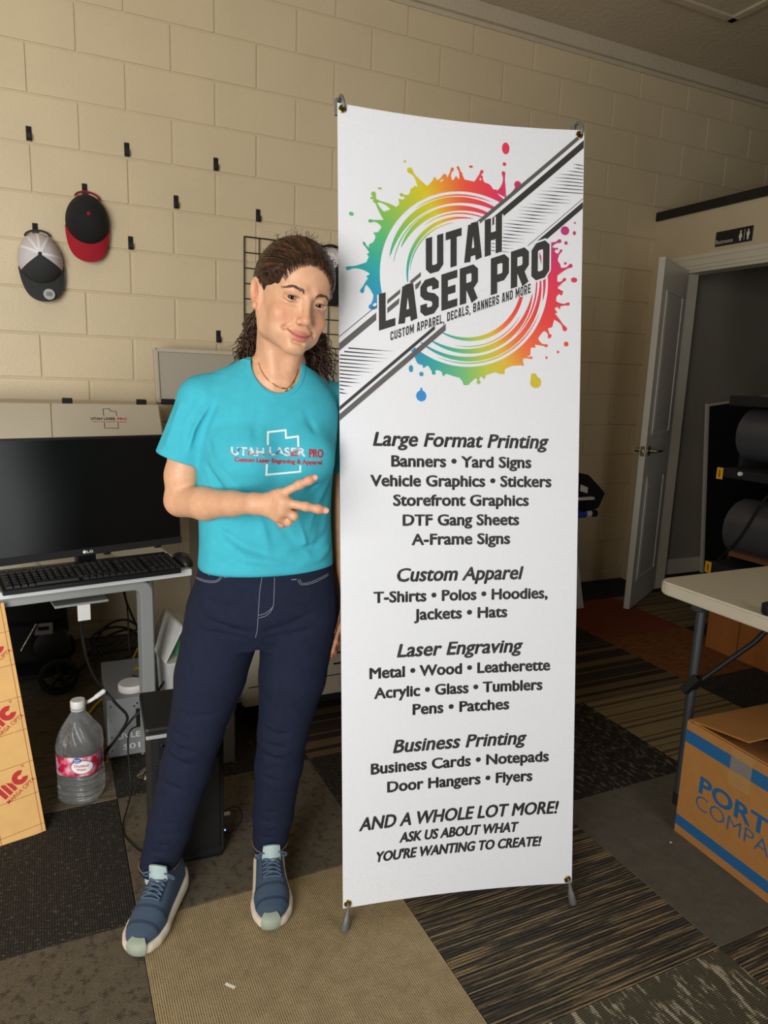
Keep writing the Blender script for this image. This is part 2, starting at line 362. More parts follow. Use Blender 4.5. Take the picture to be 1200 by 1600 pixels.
# moulded casing on the doorway (far jamb and head)
def casing(name, poly, y0, y1): pass
def molding(name, y0, y1, z0, z1, vertical):
    bm = bmesh.new(); ww = .085
    for f0, f1, d in ((0, .3, .022), (.3, .55, .014), (.55, .75, .019), (.75, 1, .012)):
        if vertical: box(bm, PX-d, PX+.001, y0+(y1-y0)*f0, y0+(y1-y0)*f1, z0, z1)
        else: box(bm, PX-d, PX+.001, y0, y1, z0+(z1-z0)*(1-f1), z0+(z1-z0)*(1-f0))
    return struct(obj(name, bm, m_trimw))
tag(molding('trim_4', D0-.085, D1+.085, DH, DH+.085, False), 'moulded casing over the restroom doorway')
tag(molding('trim_5', D1+.085, D1, 0, DH, True), 'moulded casing down the hinge side of the doorway')
tag(molding('trim_6', D0-.085, D0, 0, DH, True), 'moulded casing on the near side of the doorway')
jb = struct(obj('trim_7', boxm(PX-.002, PX+.112, D1-.018, D1+.001, 0, DH), m_trimw)); tag(jb, 'door jamb lining')
tag(struct(obj('trim_8', boxm(PX-.002, PX+.112, D0, D1, DH-.018, DH+.001), m_trimw)), 'head lining of the doorway')
# door, swung about 57 degrees into the shop
dang = math.atan2(3.145-3.425, 3.19-3.685); DW = math.hypot(3.145-3.425, 3.19-3.685)
door = struct(boxo('door_1', 0, DW, -.018, .018, .008, DH-.004, m_door, None, .002, loc=(3.685, 3.425, 0), rot=(0, 0, dang)))
tag(door, 'open cream panel door to the restrooms')
m_dpanel = mat('door_panel_paint', lin(200, 196, 184), 0.38)
for side in (1, -1):
    for (z0, z1) in ((.17, .83), (1.07, 1.93)):
        # raised moulding ring and recessed looking field
        for (a0, a1, b0, b1) in ((.085, DW-.085, z0, z0+.022), (.085, DW-.085, z1-.022, z1), (.085, .107, z0, z1), (DW-.107, DW-.085, z0, z1)):
            boxo('panel_moulding', a0, a1, min(side*.018, side*.025), max(side*.018, side*.025), b0, b1, m_door, door, .003)
        boxo('door_panel', .125, DW-.125, min(side*.018, side*.022), max(side*.018, side*.022), z0+.04, z1-.04, m_dpanel, door, .003)
    hd = lathe('door_handle', [(.030, 0), (.030, .006), (.012, .012), (.010, .045)], m_steel, door, 20, (DW-.06, side*.018, .985), (-side*PI/2, 0, 0))
    pts = [(0, 0, .045), (.015, 0, .052), (-.02, 0, .056), (-.06, 0, .056), (-.105, 0, .054)]
    tube('lever', [V(p) for p in ((.008, 0, .05), (-.03, 0, .054), (-.07, 0, .054), (-.11, 0, .052))], [.010, .009, .0085, .008], m_steel, hd, 10)
boxo('latch_plate', DW-.0005, DW+.0015, -.013, .013, .955, 1.015, m_steel, door, 0)
boxo('latch_bolt', DW, DW+.010, -.006, .006, .975, .995, m_brass, door, .002)
for z in (.25, 1.05, 1.85): boxo('hinge', -.012, .004, -.022, -.016, z-.045, z+.045, m_steel, door, .001)
# restrooms sign
s = thing('restroom_sign', 'small black restrooms sign above the doorway', 'sign', (PX-.004, 3.11, 2.245))
boxo('sign_plate', -.004, .003, -.125, .125, -.042, .042, m_black, s, .002)
m_ink_w = mat('white_ink', lin(225, 222, 214), .6)
def to_plane(vf, fx): return np.array([fx(p) for p in vf[0]]), vf[1]
tx = fit_text('Restrooms', -.118, .0, -.030, .026)
obj('lettering', pydata('t', *to_plane(tx, lambda p: (-.0052, -p[0], p[1]))), m_ink_w, s)
def disc(c, r, n=14): return [(c[0]+r*math.cos(2*PI*i/n), c[1]+r*math.sin(2*PI*i/n)) for i in range(n)]
def flat(name, polys, fx, m, parent):
    vs, fs = [], []
    for p in polys: fs.append(tuple(range(len(vs), len(vs)+len(p)))); vs += [fx(*q) for q in p]
    return obj(name, pydata(name, vs, fs), m, parent)
fx = lambda u, w: (-.0054, -u, w)
man = [(-.010, .012), (.010, .012), (.010, -.008), (.006, -.008), (.006, -.031), (-.006, -.031), (-.006, -.008), (-.010, -.008)]
wom = [(-.006, .012), (.006, .012), (.013, -.014), (.006, -.014), (.006, -.031), (-.006, -.031), (-.006, -.014), (-.013, -.014)]
flat('figure_icon', [[(u+.050, w) for u, w in wom], disc((.050, .020), .006)], fx, m_ink_w, s)
flat('figure_icon', [[(u+.100, w) for u, w in man], disc((.100, .020), .006)], fx, m_ink_w, s)
flat('divider_line', [[(.074, -.031), (.077, -.031), (.077, .028), (.074, .028)]], fx, m_ink_w, s)
# ------------------------------------------------------------------ furniture and machines
m_desk = mat('desk_laminate', lin(212, 214, 212), .45, var=.02)
m_frame = mat('desk_frame_paint', lin(150, 152, 150), .42, .15)
m_beige = mat('machine_beige', lin(190, 180, 160), .45, var=.02, vscale=5)
m_beige2 = mat('machine_beige_lid', lin(168, 160, 144), .5)
m_screen = mat('monitor_screen', lin(5, 5, 6), .32, spec=.6)
m_key = mat('key_plastic', lin(24, 24, 25), .5)
m_card = mat('cardboard', lin(176, 122, 62), .8, var=.06, vscale=30)
m_kraft = mat('kraft_masking', lin(222, 176, 108), .75, var=.05, vscale=26)
m_redink = mat('red_ink', lin(186, 44, 46), .7)
m_blueink = mat('blue_ink', lin(30, 98, 150), .7)
m_white = mat('white_plastic', lin(226, 224, 218), .4)
m_rubber = mat('rubber', lin(12, 12, 12), .55)
m_yel = mat('yellow_plastic', lin(222, 168, 22), .5)
m_greyp = mat('grey_powdercoat', lin(138, 140, 140), .45, .1, var=.03)
m_clear = bpy.data.materials.new('clear_plastic'); m_clear.use_nodes = True
_b = m_clear.node_tree.nodes['Principled BSDF']; _b.inputs['Base Color'].default_value = (.93, .96, .97, 1); _b.inputs['Roughness'].default_value = .06
_b.inputs['Transmission Weight'].default_value = .92; _b.inputs['IOR'].default_value = 1.25
m_frost = bpy.data.materials.new('frosted_plastic'); m_frost.use_nodes = True
_b = m_frost.node_tree.nodes['Principled BSDF']; _b.inputs['Base Color'].default_value = (.82, .82, .78, 1); _b.inputs['Roughness'].default_value = .35; _b.inputs['Transmission Weight'].default_value = .45; _b.inputs['IOR'].default_value = 1.2
m_smoke = mat('grey_acrylic', lin(84, 84, 87), .22, 0, spec=.8, **{'Transmission Weight': .35, 'IOR': 1.3})
def put_text(name, s, x0, x1, z, h, frame, m, parent, bold=0.0, shear=0.0, spacing=1.0):
    """frame(u, w) -> local 3D point"""
    v, f = fit_text(s, x0, x1, z, h, bold, shear, spacing)
    return obj(name, pydata(name, [frame(p[0], p[1]) for p in v], f), m, parent)

# ---- sit-stand desk
dk = thing('desk', 'pale grey laminate desk on a grey metal frame with levelling feet', 'desk', (.407, 2.283, 0), math.radians(9))
boxo('desktop', -1.45, 0, 0, .62, .703, .725, m_desk, dk, .003)
def arc(cx, cz, r, a0, a1, n=6): return [(cx+r*math.cos(math.radians(a0+(a1-a0)*i/n)), cz+r*math.sin(math.radians(a0+(a1-a0)*i/n))) for i in range(n+1)]
for yy in (.035, .19):
    xl, xr, zt = -1.33, (-.117 if yy < .1 else -.070), .700
    zt = .700
    poly = [(xr, .13)]+arc(xr-.05, zt-.05, .05, 0, 90)+arc(xl+.05, zt-.05, .05, 90, 180)+[(xl, .13), (xl+.04, .13)]+arc(xl+.06, zt-.052, .02, 180, 90)+arc(xr-.06, zt-.052, .02, 90, 0)+[(xr-.04, .13)]
    prism('leg_frame', poly, yy, yy+.05, m_frame, dk, 'xz', bev=.003)
    for xf in (xr-.02, xl+.02):
        ft = lathe('levelling_foot', [(.042, 0), (.042, .008), (.036, .014), (.014, .03), (.011, .045)], m_chrome, dk, 24, (xf, yy+.025, 0))
        lathe('threaded_rod', [(.008, .04), (.008, .095), (.013, .096), (.013, .108), (.008, .109), (.008, .14)], m_steel, ft, 12)
for xr in (-.137, -1.31): boxo('cross_beam', xr-.02, xr+.02, .085, .19, .655, .70, m_frame, dk, .003)
br = boxo('bracket', -.40, -.24, .10, .20, .622, .630, m_frame, dk, .002)
boxo('hook_plate', -.335, -.297, .096, .100, .572, .624, m_white, br, .008 if False else .0015)
# ---- monitor
mo = thing('monitor', 'large black computer monitor with a dark screen on the desk', 'monitor', (.399, 2.46, .775), math.radians(16))
tl = math.radians(-4)
hd = obj('housing', boxm(-.612, 0, -.012, .012, 0, .372, .004), m_black, mo, rot=(tl, 0, 0)); smooth(hd, 50)
boxo('screen', -.604, -.008, -.0132, -.0118, .024, .364, m_screen, hd, 0)
boxo('bottom_bezel', -.612, 0, -.0145, -.0118, 0, .022, m_blackm, hd, .001)
fxl = lambda u, w: (u, -.0152, w)
put_text('logo_letters', 'LG', -.3185, -.300, .0075, .0085, fxl, m_ink_w, hd, .02)
flat('logo_disc', [disc((-.326, .0118), .0055, 20)], fxl, m_ink_w, hd)
boxo('rear_bulge', -.46, -.15, .012, .05, .08, .30, m_black, hd, .012)
boxo('stand_neck', -.335, -.275, .03, .06, -.045, .16, m_black, mo, .004)
boxo('stand_base', -.42, -.19, -.05, .17, -.05, -.042, m_steel, mo, .003)
for xx in (-.245, -.075): boxo('button_nub', xx-.016, xx+.004, -.008, .006, -.008, .001, m_black, hd, .002)
# ---- keyboard
kb = thing('keyboard', 'black full-size computer keyboard along the front of the desk', 'keyboard', (.366, 2.243, .725), math.radians(10))
prism('case', [(0, .001), (0, .014), (.165, .034), (.165, .022), (.10, .001)], -.505, 0, m_black, kb, 'yz')
for s_ in (-.45, -.06): boxo('riser_foot', s_, s_+.03, .145, .155, 0, .024, m_black, kb, .001)
kw = .0175; kbm = bmesh.new(); vs = box(kbm, -kw/2, kw/2, -kw/2, kw/2, 0, .0075)
for v in vs[4:]: v.co.x *= .74; v.co.y = v.co.y*.74+.001
kme = bpy.data.meshes.new('key'); kbm.to_mesh(kme); kbm.free(); kme.materials.append(m_key)
sbm = bmesh.new(); vs = box(sbm, -.058, .058, -kw/2, kw/2, 0, .0075)
for v in vs[4:]: v.co.x *= .96; v.co.y *= .74
sme = bpy.data.meshes.new('space_key'); sbm.to_mesh(sme); sbm.free(); sme.materials.append(m_key)
sl = math.atan2(.020, .165)
leg_v, leg_f = [], []
rk = random.Random(2)
for r in range(6):
    y = .017+r*.0195+(.006 if r == 5 else 0)
    x = -.496
    while x < -.012:
        gap = (-.192 < x < -.180) or (-.110 < x < -.098)
        if gap: x += .0095; continue
        if r == 0 and -.42 < x < -.30:
            obj('key', sme, None, kb, (-.361, y, .016+y*.121), (sl, 0, 0)); x = -.292; continue
        xc = x+.0095; z = .0148+y*.121
        obj('key', kme, None, kb, (xc, y, z), (sl, 0, 0))
        if rk.random() < .8:
            a = rk.uniform(.0012, .002); b0 = len(leg_v)
            for du, dv in ((-1, -1), (1, -1), (1, 1), (-1, 1)): leg_v.append((xc-.002+du*a, y+.002+dv*a, z+.0079+dv*a*.121))
            leg_f.append((b0, b0+1, b0+2, b0+3))
        x += .0192
obj('key_legends', pydata('key_legends', leg_v, leg_f), mat('legend_print', lin(130, 130, 128), .6), kb)
# ---- mouse
ms = thing('computer_mouse', 'black wireless mouse at the right end of the desk', 'mouse', (.388, 2.352, .725), math.radians(20))
vs, fs = [], []
nu, nv = 18, 9
for j in range(nv+1):
    for i in range(nu):
        a = 2*PI*i/nu; t = j/nv*PI/2
        rx, ry = .031*math.cos(t)**.6, .052*math.cos(t)**.6
        zz = .036*math.sin(t)**.9
        vs.append((rx*math.cos(a), ry*math.sin(a), zz*(1-.25*(math.sin(a) < 0)*abs(math.sin(a))*math.cos(t))+.001))
for j in range(nv):
    for i in range(nu): fs.append((j*nu+i, j*nu+(i+1) % nu, (j+1)*nu+(i+1) % nu, (j+1)*nu+i))
fs.append(tuple(range(nu-1, -1, -1)))
smooth(obj('shell', pydata('mouse', vs, fs), mat('mouse_plastic', lin(26, 26, 27), .35), ms), 60)
boxo('scroll_wheel', -.004, .004, -.034, -.018, .026, .034, m_rubber, ms, .002)

# ---- work table with desktop laser engraver (behind the monitor)
wt = thing('work_table', 'plain work table against the block wall carrying the beige engraver', 'table', (0, 0, 0))
boxo('tabletop', -1.3, .47, 2.93, 3.66, .715, .745, m_frame, wt, .003)
for x in (-1.24, -.02):
    for y in (3.58, 3.63): boxo('leg', x-.02, x+.02, y-.02, y+.02, 0, .715, m_frame, wt, .002)
le = thing('laser_engraver', 'beige desktop laser engraver with hinged sloping lid behind the monitor', 'machine', (0, 0, .745))
prof = [(2.98, 0), (2.98, .10), (3.02, .14), (3.30, .455), (3.63, .462), (3.63, 0)]
prism('body', prof, -1.0, .458, m_beige, le, 'yz', bev=.006)
sl = math.atan2(.455-.14, .28)
ld = obj('lid', boxm(.026, .452, 0, .40, .001, .006, .002), m_beige, le, (0, 3.035, .158), (sl, 0, 0))
l2 = obj('side_cover', boxm(-.99, .019, 0, .40, .001, .005, .002), m_beige, le, (0, 3.035, .158), (sl, 0, 0))
for x in (.085, .385): boxo('hinge', x-.02, x+.02, 3.31, 3.35, .456, .482, m_blackm, le, .003)
fle = lambda u, w: (u, w, .0068)
ln = lambda p, q, w: [(p[0]-w*(q[1]-p[1])/math.dist(p, q), p[1]+w*(q[0]-p[0])/math.dist(p, q)), (q[0]-w*(q[1]-p[1])/math.dist(p, q), q[1]+w*(q[0]-p[0])/math.dist(p, q)), (q[0]+w*(q[1]-p[1])/math.dist(p, q), q[1]-w*(q[0]-p[0])/math.dist(p, q)), (p[0]+w*(q[1]-p[1])/math.dist(p, q), p[1]-w*(q[0]-p[0])/math.dist(p, q))]
up_ = [(.222, .335), (.222, .372), (.248, .375), (.249, .362), (.274, .359), (.274, .335)]
dn_ = [(.222, .30), (.222, .27), (.276, .27), (.276, .30)]
flat('state_outline', [ln(a, b, .0013) for q in (up_, dn_) for a, b in zip(q, q[1:])], fle, m_black, ld)
put_text('brand_lettering', 'UTAH LASER', .170, .268, .314, .014, fle, m_black, ld, .03)
put_text('brand_lettering', 'PRO', .276, .314, .314, .014, fle, m_redink, ld, .03)
put_text('tagline_lettering', 'Custom Laser Engraving & Apparel', .174, .312, .302, .006, fle, m_redink, ld, .02)

# ---- big laser cutter with raised lid
lc = thing('laser_cutter', 'large beige floor-standing laser cutter with raised lid behind the person', 'machine', (0, 0, 0))
prism('body', [(2.46, .115), (2.46, .62), (2.62, .80), (2.62, 1.0), (3.0, 1.205), (3.55, 1.205), (3.55, .115)], .62, 1.68, m_beige, lc, 'yz', bev=.008)
boxo('plinth', .66, 1.64, 2.52, 3.5, .06, .115, m_blackm, lc, 0)
for x in (.72, 1.58):
    for y in (2.58, 3.42): lathe('caster', [(.03, -.012), (.03, .012)], m_rubber, lc, 16, (x, y, .03), (PI/2, 0, 0))
for r_, (z, xs_) in enumerate(((.33, (.98, 1.05, 1.12, 1.19)), (.285, (.99, 1.06, 1.13, 1.2)), (.24, (.98, 1.05, 1.12, 1.19)))):
    for x in xs_: boxo('vent_slot', x, x+.034, 2.457, 2.461, z, z+.006, m_blackm, lc, 0)
boxo('panel_seam', .64, 1.66, 2.458, 2.461, .195, .198, m_blackm, lc, 0)
lathe('round_port', [(.030, 0), (.030, .004), (.027, .005)], m_beige2, lc, 28, (1.03, 2.461, .165), (PI/2, 0, 0))
boxo('cable_cover', .592, .622, 2.50, 2.56, .12, .60, m_beige2, lc, .004)
lid = obj('lid', boxm(-.49, .49, -.012, .012, 0, .255, .005), m_beige2, lc, (.965, 3.50, 1.205), (-.25, 0, 0)); smooth(lid, 50)
for a in ((-.49, .49, .240, .258), (-.49, .49, -.003, .015), (-.495, -.475, 0, .258), (.475, .495, 0, .258)): boxo('lid_rim', a[0], a[1], -.022, .014, a[2], a[3], m_beige, lid, .004)
for x in (.52, 1.38): boxo('lid_hinge', x-.03, x+.03, 3.44, 3.50, 1.20, 1.225, m_blackm, lc, .004)

# ---- metal supply unit UVLE S01
uv = thing('metal_equipment_box', 'grey metal equipment box marked UVLE S01 under the desk', 'equipment', (.142, 2.462, 0), math.radians(-1))
boxo('case', 0, .150, 0, .36, .012, .228, m_greyp, uv, .003)
for x in (.03, .125):
    for y in (.03, .33): lathe('rubber_foot', [(.012, 0), (.012, .014)], m_rubber, uv, 12, (x, y, 0))
fuv = lambda u, w: (u, -.0008, w)
put_text('lettering', 'UVLE', .030, .108, .078, .022, fuv, m_ink_w, uv, .012)
put_text('lettering', 'S01', .050, .106, .036, .022, fuv, m_ink_w, uv, .012)
for x, z in ((.012, .15), (.012, .09), (.012, .04), (.012, .205), (.1, .205), (.09, .195), (.125, .195)): lathe('screw', [(.004, 0), (.0035, .002), (.001, .0026)], m_chrome, uv, 10, (x, 0, z), (PI/2, 0, 0))
boxo('level_gauge', .095, .108, -.006, 0, .115, .185, m_black, uv, .002)
flat('warning_sticker', [[(.105, .24), (.145, .24), (.125, .27)]], lambda u, w: (u, w, .2288), m_yel, uv)
tube('metal_clip', spline([(.085, .13, .23), (.09, .13, .245), (.10, .14, .25), (.11, .15, .238), (.125, .155, .236), (.142, .16, .236)], 5), .0028, m_chrome, uv, 6)
jl = lathe('jar_lid', [(.044, 0), (.046, .003), (.046, .022), (.043, .026), (.0, .0265)], m_white, None, 32, (.232, 2.53, .229), cap1=False)
tag(jl, 'white round screw lid lying on the grey metal box', 'lid')
# ---- computer tower
pc = thing('computer_tower', 'black computer tower with silver-edged lid standing behind the person', 'computer', (.208, 1.83, 0), math.radians(-3))
boxo('case', .0, .196, 0, .21, .012, .40, m_blackm, pc, .004)
tp = boxo('top_cover', -.012, .206, -.02, .215, .405, .432, m_black, pc, .008)
boxo('silver_edge', -.010, .204, -.024, -.018, .402, .412, mat('silver_trim', lin(196, 196, 194), .3, .35), pc, .002)
boxo('drive_cover', .02, .176, -.004, 0, .33, .385, m_black, pc, .002)
boxo('drive_latch', .03, .05, -.007, -.003, .366, .374, m_chrome, pc, .001)
m_mesh = mat('tower_mesh', lin(17, 17, 18), .5, 0, var=.6, vscale=420)
boxo('front_mesh', .012, .184, -.005, 0, .03, .31, m_mesh, pc, .002)
boxo('base_foot', .005, .19, .0, .21, 0, .014, m_black, pc, .002)
boxo('usb_dongle', .194, .214, .005, .013, .118, .126, m_steel, pc, .001)
ml = mat('blue_led', (.1, .2, 1, 1), .4, **{'Emission Color': (.1, .25, 1, 1), 'Emission Strength': 6.0})
lathe('power_light', [(.0022, 0), (.0022, .002)], ml, pc, 8, (.1975, .004, .075), (0, PI/2, 0))
tb = tube('loop_cable', spline([(.41, 1.845, .122), (.425, 1.85, .123), (.44, 1.86, .118), (.462, 1.88, .095), (.472, 1.89, .055), (.455, 1.9, .02), (.43, 1.9, .008), (.42, 1.93, .004)], 6), .0022, m_rubber, None, 6)
tag(tb, 'thin black cable looping from the dongle on the computer tower', 'cable')
# ---- plastic bin and bag beside the desk leg
bn = thing('plastic_bin', 'clear plastic bin with open lid and green bag between desk leg and jeans', 'bin', (.325, 2.44, .216), math.radians(8))
def bin_bm(x, y, h, t, th):
    bm = bmesh.new(); lo = [(-x*t, -y*t), (x*t, -y*t), (x*t, y*t), (-x*t, y*t)]; hi = [(-x, -y), (x, -y), (x, y), (-x, y)]
    a = [bm.verts.new((p[0], p[1], 0)) for p in lo]; b = [bm.verts.new((p[0], p[1], h)) for p in hi]
    c = [bm.verts.new((p[0]*.95, p[1]*.95, h)) for p in hi]; d = [bm.verts.new((p[0]*.95, p[1]*.95, th)) for p in lo]
    bm.faces.new(a[::-1]); bm.faces.new(d)
    for i in range(4):
        j = (i+1) % 4; bm.faces.new((a[i], a[j], b[j], b[i])); bm.faces.new((b[i], b[j], c[j], c[i])); bm.faces.new((c[i], c[j], d[j], d[i]))
    return bm
obj('tub', bin_bm(.085, .12, .17, .86, .004), m_frost, bn, (.075, 0, 0))
boxo('rim', -.015, .165, -.125, .125, .166, .178, m_frost, bn, .004)
fl_ = obj('lid_flap', boxm(0, .13, -.11, .11, 0, .004, .0015), m_frost, bn, (-.015, 0, .175), (0, math.radians(-62), 0))
fl2 = obj('lid_flap', boxm(0, .07, -.11, .11, 0, .004, .0015), m_frost, bn, (.045, 0, .290), (0, math.radians(25), 0))
gb = bmesh.new(); bmesh.ops.create_icosphere(gb, subdivisions=3, radius=1)
rg = random.Random(4)
for v in gb.verts: k_ = 1+.16*math.sin(7*v.co.x+3*v.co.z)+.12*math.sin(11*v.co.y-5*v.co.z); v.co = V((v.co.x*.042*k_, v.co.y*.07*k_, v.co.z*.085*k_))
go = obj('green_bag', gb, mat('green_film', lin(110, 200, 150), .3, **{'Transmission Weight': .35}), bn, (.058, 0, .145)); smooth(go, 80)
gs = bmesh.new(); bmesh.ops.create_icosphere(gs, subdivisions=3, radius=1)
for v in gs.verts: v.co = V((v.co.x*.055*(1+.1*v.co.z), v.co.y*.08, v.co.z*.085*(1 if v.co.z > 0 else .9)))
go = obj('black_pouch', gs, m_black, None, (.355, 2.66, .30)); smooth(go, 80); tag(go, 'soft black pouch behind the clear plastic bin', 'pouch')
sb = thing('storage_box', 'low grey storage box with teal lid under the plastic bin', 'box', (0, 0, 0))
boxo('carton', .30, .55, 2.30, 2.72, 0, .198, m_greyp, sb, .003)
boxo('teal_lid', .296, .554, 2.296, 2.724, .198, .215, mat('teal_plastic', lin(20, 120, 138), .5), sb, .003)

# ---- water bottle
wb_ = thing('water_bottle', 'clear gallon bottle of distilled water with a pink label on the carpet', 'bottle', (.048, 2.283, 0), math.radians(-25))
def ring_bottle(prof, n=40, sq=3.2, tw=0.0, am=0.0, z0=0, z1=0, freq=9):
    vs, fs = [], []
    for r, z in prof:
        for k in range(n):
            a = 2*PI*k/n; e = 1/((abs(math.cos(a))**sq+abs(math.sin(a))**sq)**(1/sq))
            q = r*(1+(e-1)*(1 if z < .23 else max(0, 1-(z-.23)/.05)))
            if z0 < z < z1: q *= 1+am*math.sin(freq*a+tw*(z-z0)*60)*math.sin(PI*(z-z0)/(z1-z0))
            vs.append((q*math.cos(a), q*math.sin(a), z))
    for i in range(len(prof)-1):
        for k in range(n): k2 = (k+1) % n; fs.append((i*n+k, i*n+k2, (i+1)*n+k2, (i+1)*n+k))
    fs.append(tuple(range(n-1, -1, -1))); fs.append(tuple((len(prof)-1)*n+k for k in range(n)))
    return vs, fs
pr_ = [(.045, .003), (.058, 0), (.064, .012)]
z = .02
while z < .098: pr_.append((.063+.0034*math.cos(z*2*PI/.018), z)); z += .0036
pr_ += [(.0645, .10), (.0645, .17), (.0662, .176)]
for i in range(1, 22): t = i/21; pr_.append((.0662-(.0662-.0205)*(t**1.7), .176+.115*t))
pr_ += [(.0185, .296), (.0185, .312)]
smooth(obj('bottle_shell', pydata('bottle', *ring_bottle(pr_, 48, 3.0, 1.0, .065, .18, .285)), m_clear, wb_), 80)
m_lab = bpy.data.materials.new('bottle_label'); m_lab.use_nodes = True; nt = m_lab.node_tree; b_ = nt.nodes['Principled BSDF']; b_.inputs['Roughness'].default_value = .35
tc = nt.nodes.new('ShaderNodeTexCoord'); vo = nt.nodes.new('ShaderNodeTexNoise'); vo.inputs['Scale'].default_value = 26; nt.links.new(tc.outputs['Object'], vo.inputs['Vector'])
rp = nt.nodes.new('ShaderNodeValToRGB'); rp.color_ramp.elements[0].position = .38; rp.color_ramp.elements[0].color = lin(196, 30, 62); rp.color_ramp.elements[1].position = .56; rp.color_ramp.elements[1].color = lin(240, 214, 222)
e = rp.color_ramp.elements.new(.46); e.color = lin(226, 120, 146)
nt.links.new(vo.outputs['Fac'], rp.inputs[0]); nt.links.new(rp.outputs[0], b_.inputs['Base Color'])
smooth(obj('paper_label', pydata('label', *(lambda q: (q[0], [f for f in q[1][:-2] if 22 <= f[0] <= 47 or f[0] < 1]))(ring_bottle([(.0655, .104), (.0655, .167)], 48, 3.0))), m_lab, wb_), 60)
def lab(u, w, o=.0004):
    a = -1.13+u/.066; sq = 3.0; ee = 1/((abs(math.cos(a))**sq+abs(math.sin(a))**sq)**(1/sq)); q = .0655*ee+.0006+o
    return (q*math.cos(a), q*math.sin(a), w)
el = lambda cx, cz, rx, rz, n=28: [(cx+rx*math.cos(2*PI*i/n), cz+rz*math.sin(2*PI*i/n)) for i in range(n)]
def label_oval(name, o, m): 
    cx, cz, rx, rz, off = o; vs = [lab(cx, cz, off)]; fs = []
    for rr in (.33, .66, 1.0): vs += [lab(cx+rx*rr*math.cos(2*PI*i/28), cz+rz*rr*math.sin(2*PI*i/28), off) for i in range(28)]
    for i in range(28):
        fs.append((0, 1+i, 1+(i+1) % 28))
        for k in (0, 1): fs.append((1+k*28+i, 29+k*28+i, 29+k*28+(i+1) % 28, 1+k*28+(i+1) % 28))
    return obj(name, pydata(name, vs, fs), m, wb_)
m_lblue = mat('label_blue', lin(28, 84, 168), .4); m_lgrey = mat('label_grey', lin(120, 112, 124), .4); m_lwhite = mat('label_white', lin(244, 240, 240), .4)
label_oval('label_rim', (0, .135, .033, .024, .0004), m_lgrey); label_oval('label_oval', (0, .135, .030, .021, .0007), m_lwhite); label_oval('label_badge', (-.012, .158, .012, .009, .0010), m_lblue)
put_text('label_lettering', 'Distilled', -.020, .018, .136, .009, lambda u, w: lab(u, w, .0010), m_redink, wb_, .02)
put_text('label_lettering', 'Water', -.014, .012, .124, .009, lambda u, w: lab(u, w, .0010), m_redink, wb_, .02)
put_text('badge_lettering', 'Great', -.021, -.004, .1585, .005, lambda u, w: lab(u, w, .0013), m_lwhite, wb_, .02)
put_text('badge_lettering', 'Value', -.020, -.005, .1525, .005, lambda u, w: lab(u, w, .0013), m_lwhite, wb_, .02)
cp = lathe('cap', [(.0215, .306), (.0225, .308), (.0225, .326), (.0205, .330)], m_white, wb_, 28)
lathe('seal_ring', [(.0225, .298), (.0225, .304)], m_frost, wb_, 28)
tube('handle_loop', spline([(.0, .021, .302), (.03, .03, .315), (.055, .035, .333), (.075, .03, .350)], 5), [.004]*2+[.006]*6+[.008]*7+[.004], m_white, wb_, 8)
# ---- wheeled machine in the dark under the desk
wc = thing('wheeled_compressor', 'black wheeled machine with spoked wheel and round fan cover under the desk', 'machine', (0, 3.12, 0))
m_trimg = mat('dusty_plastic', lin(150, 150, 148), .5)
boxo('tank_body', -.36, .045, .04, .40, .12, .30, m_blackm, wc, .03, 4)
boxo('hood', -.34, .02, -.02, .30, .315, .42, m_blackm, wc, .025, 4)
wh = lathe('wheel', [(.060, -.018), (.075, -.016), (.078, -.006), (.078, .012), (.072, .018), (.060, .018), (.060, -.018)], m_rubber, wc, 32, (-.003, -.02, .08), (PI/2, 0, 0), cap0=False, cap1=False)
hub = lathe('hub', [(.018, -.016), (.018, .020), (.012, .024)], m_black, wh, 20)
for i in range(5):
    a = 2*PI*i/5+.3; sp = obj('spoke', boxm(.012, .064, -.007, .007, -.006, .012, .002), m_black, wh, rot=(0, 0, a))
sh = lathe('fan_cover', [(.075, -.06), (.075, .03), (.066, .045), (.040, .052), (.0, .054)], m_black, wc, 32, (-.026, .02, .215), (PI/2, 0, 0), cap1=False)
boxo('trim_plate', -.085, -.015, -.045, -.035, .275, .325, m_trimg, wc, .006)
boxo('trim_badge', -.07, -.03, -.048, -.045, .296, .312, m_blackm, wc, .002)
tube('handle_bar', [V((-.135, -.06, .225)), V((-.075, -.05, .328))], .0055, m_steel, wc, 8)
boxo('axle_frame', -.30, .05, .0, .34, .07, .09, m_blackm, wc, .004)
lathe('wheel', [(.060, -.018), (.075, -.016), (.078, -.006), (.078, .012), (.072, .018), (.060, .018), (.060, -.018)], m_rubber, wc, 24, (-.003, .33, .08), (PI/2, 0, 0), cap0=False, cap1=False)
for x in (-.30,): boxo('support_leg', x-.015, x+.015, .02, .32, 0, .07, m_blackm, wc, .003)
